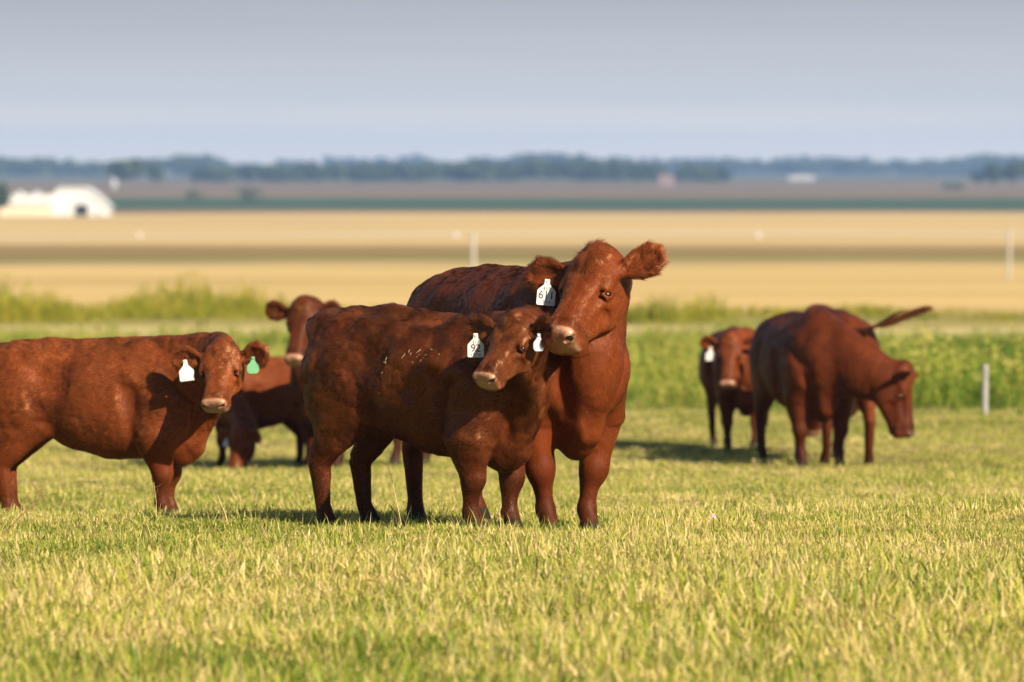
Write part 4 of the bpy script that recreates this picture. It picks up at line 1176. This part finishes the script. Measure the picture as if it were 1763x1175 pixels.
STEM_M = mat_plain('dry_stem', (.22, .12, .07), .9, .1, .2, 30)
STALK_M = mat_plain('pale_stalk', (.50, .36, .20), .9, .1, .2, 30)
def tube(name, P, r0, r1, mat, m=6):
    P = [np.asarray(p, float) for p in P]; V, F = [], []
    for j, p in enumerate(P):
        d = unit(P[min(j+1, len(P)-1)] - P[max(j-1, 0)]); u = unit(np.cross(d, [.2, 1, .1])); v = np.cross(d, u)
        q = r0 + (r1-r0)*j/(len(P)-1)
        for i in range(m): V.append(p + (u*math.cos(6.283*i/m)+v*math.sin(6.283*i/m))*q)
        if j:
            for i in range(m): F.append(((j-1)*m+i, (j-1)*m+(i+1) % m, j*m+(i+1) % m, j*m+i))
    return mesh_np(name, np.array(V), np.array(F), mat, True)
def join_tubes(name, parts, mat):
    Vs, Fs, k = [], [], 0
    for me in parts:
        V = np.zeros(len(me.vertices)*3); me.vertices.foreach_get('co', V); Vs.append(V.reshape(-1, 3))
        Fs.append(np.array([p.vertices[:] for p in me.polygons])+k); k += len(me.vertices)
    return mesh_np(name, np.concatenate(Vs), np.concatenate(Fs), mat, True)
def stalk(name, px, py, Y, pts, label, mat, r=.003, leaves=0, cat='weed'):
    """pts: offsets in metres from the foot"""
    x = xr(px)*Y
    o = empty(name, (x, Y, float(ground(x, Y)))); tag(o, label, cat)
    link('stem', tube('stem', pts, r, r*.45, mat), o)
    if leaves:
        parts = []; rr = random.Random(px)
        for q in range(leaves):
            t = .45 + .55*q/leaves; k = t*(len(pts)-1); i = min(int(k), len(pts)-2)
            p = np.array(pts[i])*(1-(k-i)) + np.array(pts[i+1])*(k-i)
            d = np.array([rr.gauss(0, .03), rr.gauss(0, .03), rr.uniform(.0, .05)])
            parts.append(tube('t', [p, p+d*.6, p+d*1.2+[0, 0, .01]], r*.5, r*.2, mat, 4))
        link('twig', join_tubes('twig', parts, mat), o)
stalk('weed', 8, 925, 27.4, [(0, 0, -.02), (.02, 0, .05), (.08, 0, .12), (.15, .01, .17), (.18, .01, .25)], 'dark bent weed stem with twigs before the left calf hind leg', STEM_M, .004, 12)
stalk('weed', 395, 895, 28.2, [(0, 0, -.02), (-.02, 0, .06), (-.045, 0, .12), (-.06, 0, .16)], 'pale dry stalk leaning left, right of the left calf foreleg', STALK_M, .003)
stalk('weed', 694, 888, 28.0, [(0, 0, -.02), (-.03, 0, .12), (-.055, 0, .24), (-.08, 0, .33), (-.085, 0, .36)], 'thin pinkish stalk behind the shaggy calf hind legs', STALK_M, .0022)
stalk('weed', 268, 885, 29.0, [(0, 0, -.02), (.0, 0, .10), (-.012, 0, .20)], 'thin upright dry stalk beside the left calf foreleg', STALK_M, .0022, 4)
stalk('weed', 1612, 985, 24.4, [(0, 0, -.01), (-.03, 0, .05), (-.07, 0, .09)], 'brown stalk lying in the grass at lower right', STEM_M, .0035)
clover = empty('clover', (xr(1228)*27.6, 27.6, float(ground(xr(1228)*27.6, 27.6)))); tag(clover, 'pale pink clover flower in the grass right of the tagged cow', 'flower')
link('stem', tube('stem', [(0, 0, -.01), (.004, 0, .05), (.002, 0, .09)], .0015, .001, GRASS), clover)
PINKM = mat_plain('clover_petal', (.62, .42, .50), .8, .2)
pet = []
for q in range(26):
    d = unit(np.random.default_rng(q).normal(size=3)); pet.append(tube('p', [np.array([.002, 0, .098])+d*.004, np.array([.002, 0, .098])+d*.014], .003, .0014, PINKM, 5))
link('flower_head', join_tubes('flower_head', pet, PINKM), clover)

# straw flecks caught in the calf's coat
cf = COWS[1]; V, N = cf['V'], cf['N']; S = cf['S']
rr = np.random.default_rng(5)
cand = np.nonzero((np.abs(V[:, 0]/S - .12) < .2) & (N[:, 1] < -.45) & (V[:, 2]/S > .86) & (V[:, 2]/S < 1.04) & (N[:, 2] > .15))[0]
cen = V[rr.choice(cand, 3)]
pk = np.concatenate([rr.choice(cand[np.linalg.norm(V[cand]-q, axis=1) < .12], 6) for q in cen]); parts = []
for i in pk:
    d = rr.normal(size=3)*.0055*rr.uniform(.4, 1.2) + [0, 0, -.003]; d -= N[i]*d.dot(N[i])
    p = V[i] + N[i]*.013
    parts.append(tube('f', [p-d, p, p+d], 0.0014, .0011, STRAW, 4))
o = link('straw_fleck', join_tubes('straw_fleck', parts, STRAW), cf['root']); o['kind'] = 'stuff'

# ------------------------------------------------------------------ haze
hz_ = bpy.data.materials.new('haze'); hz_.use_nodes = True
hn, hl2 = hz_.node_tree.nodes, hz_.node_tree.links
hn.clear()
ho = hn.new('ShaderNodeOutputMaterial'); pv = hn.new('ShaderNodeVolumePrincipled')
pv.inputs['Color'].default_value = (.30, .50, .90, 1); pv.inputs['Density'].default_value = 1.45e-4; pv.inputs['Anisotropy'].default_value = 0.0
hl2.new(pv.outputs[0], ho.inputs['Volume'])
hb = link('haze', box('haze', -2400, 2400, -60, 6200, -12, 36, hz_)); hb['kind'] = 'stuff'
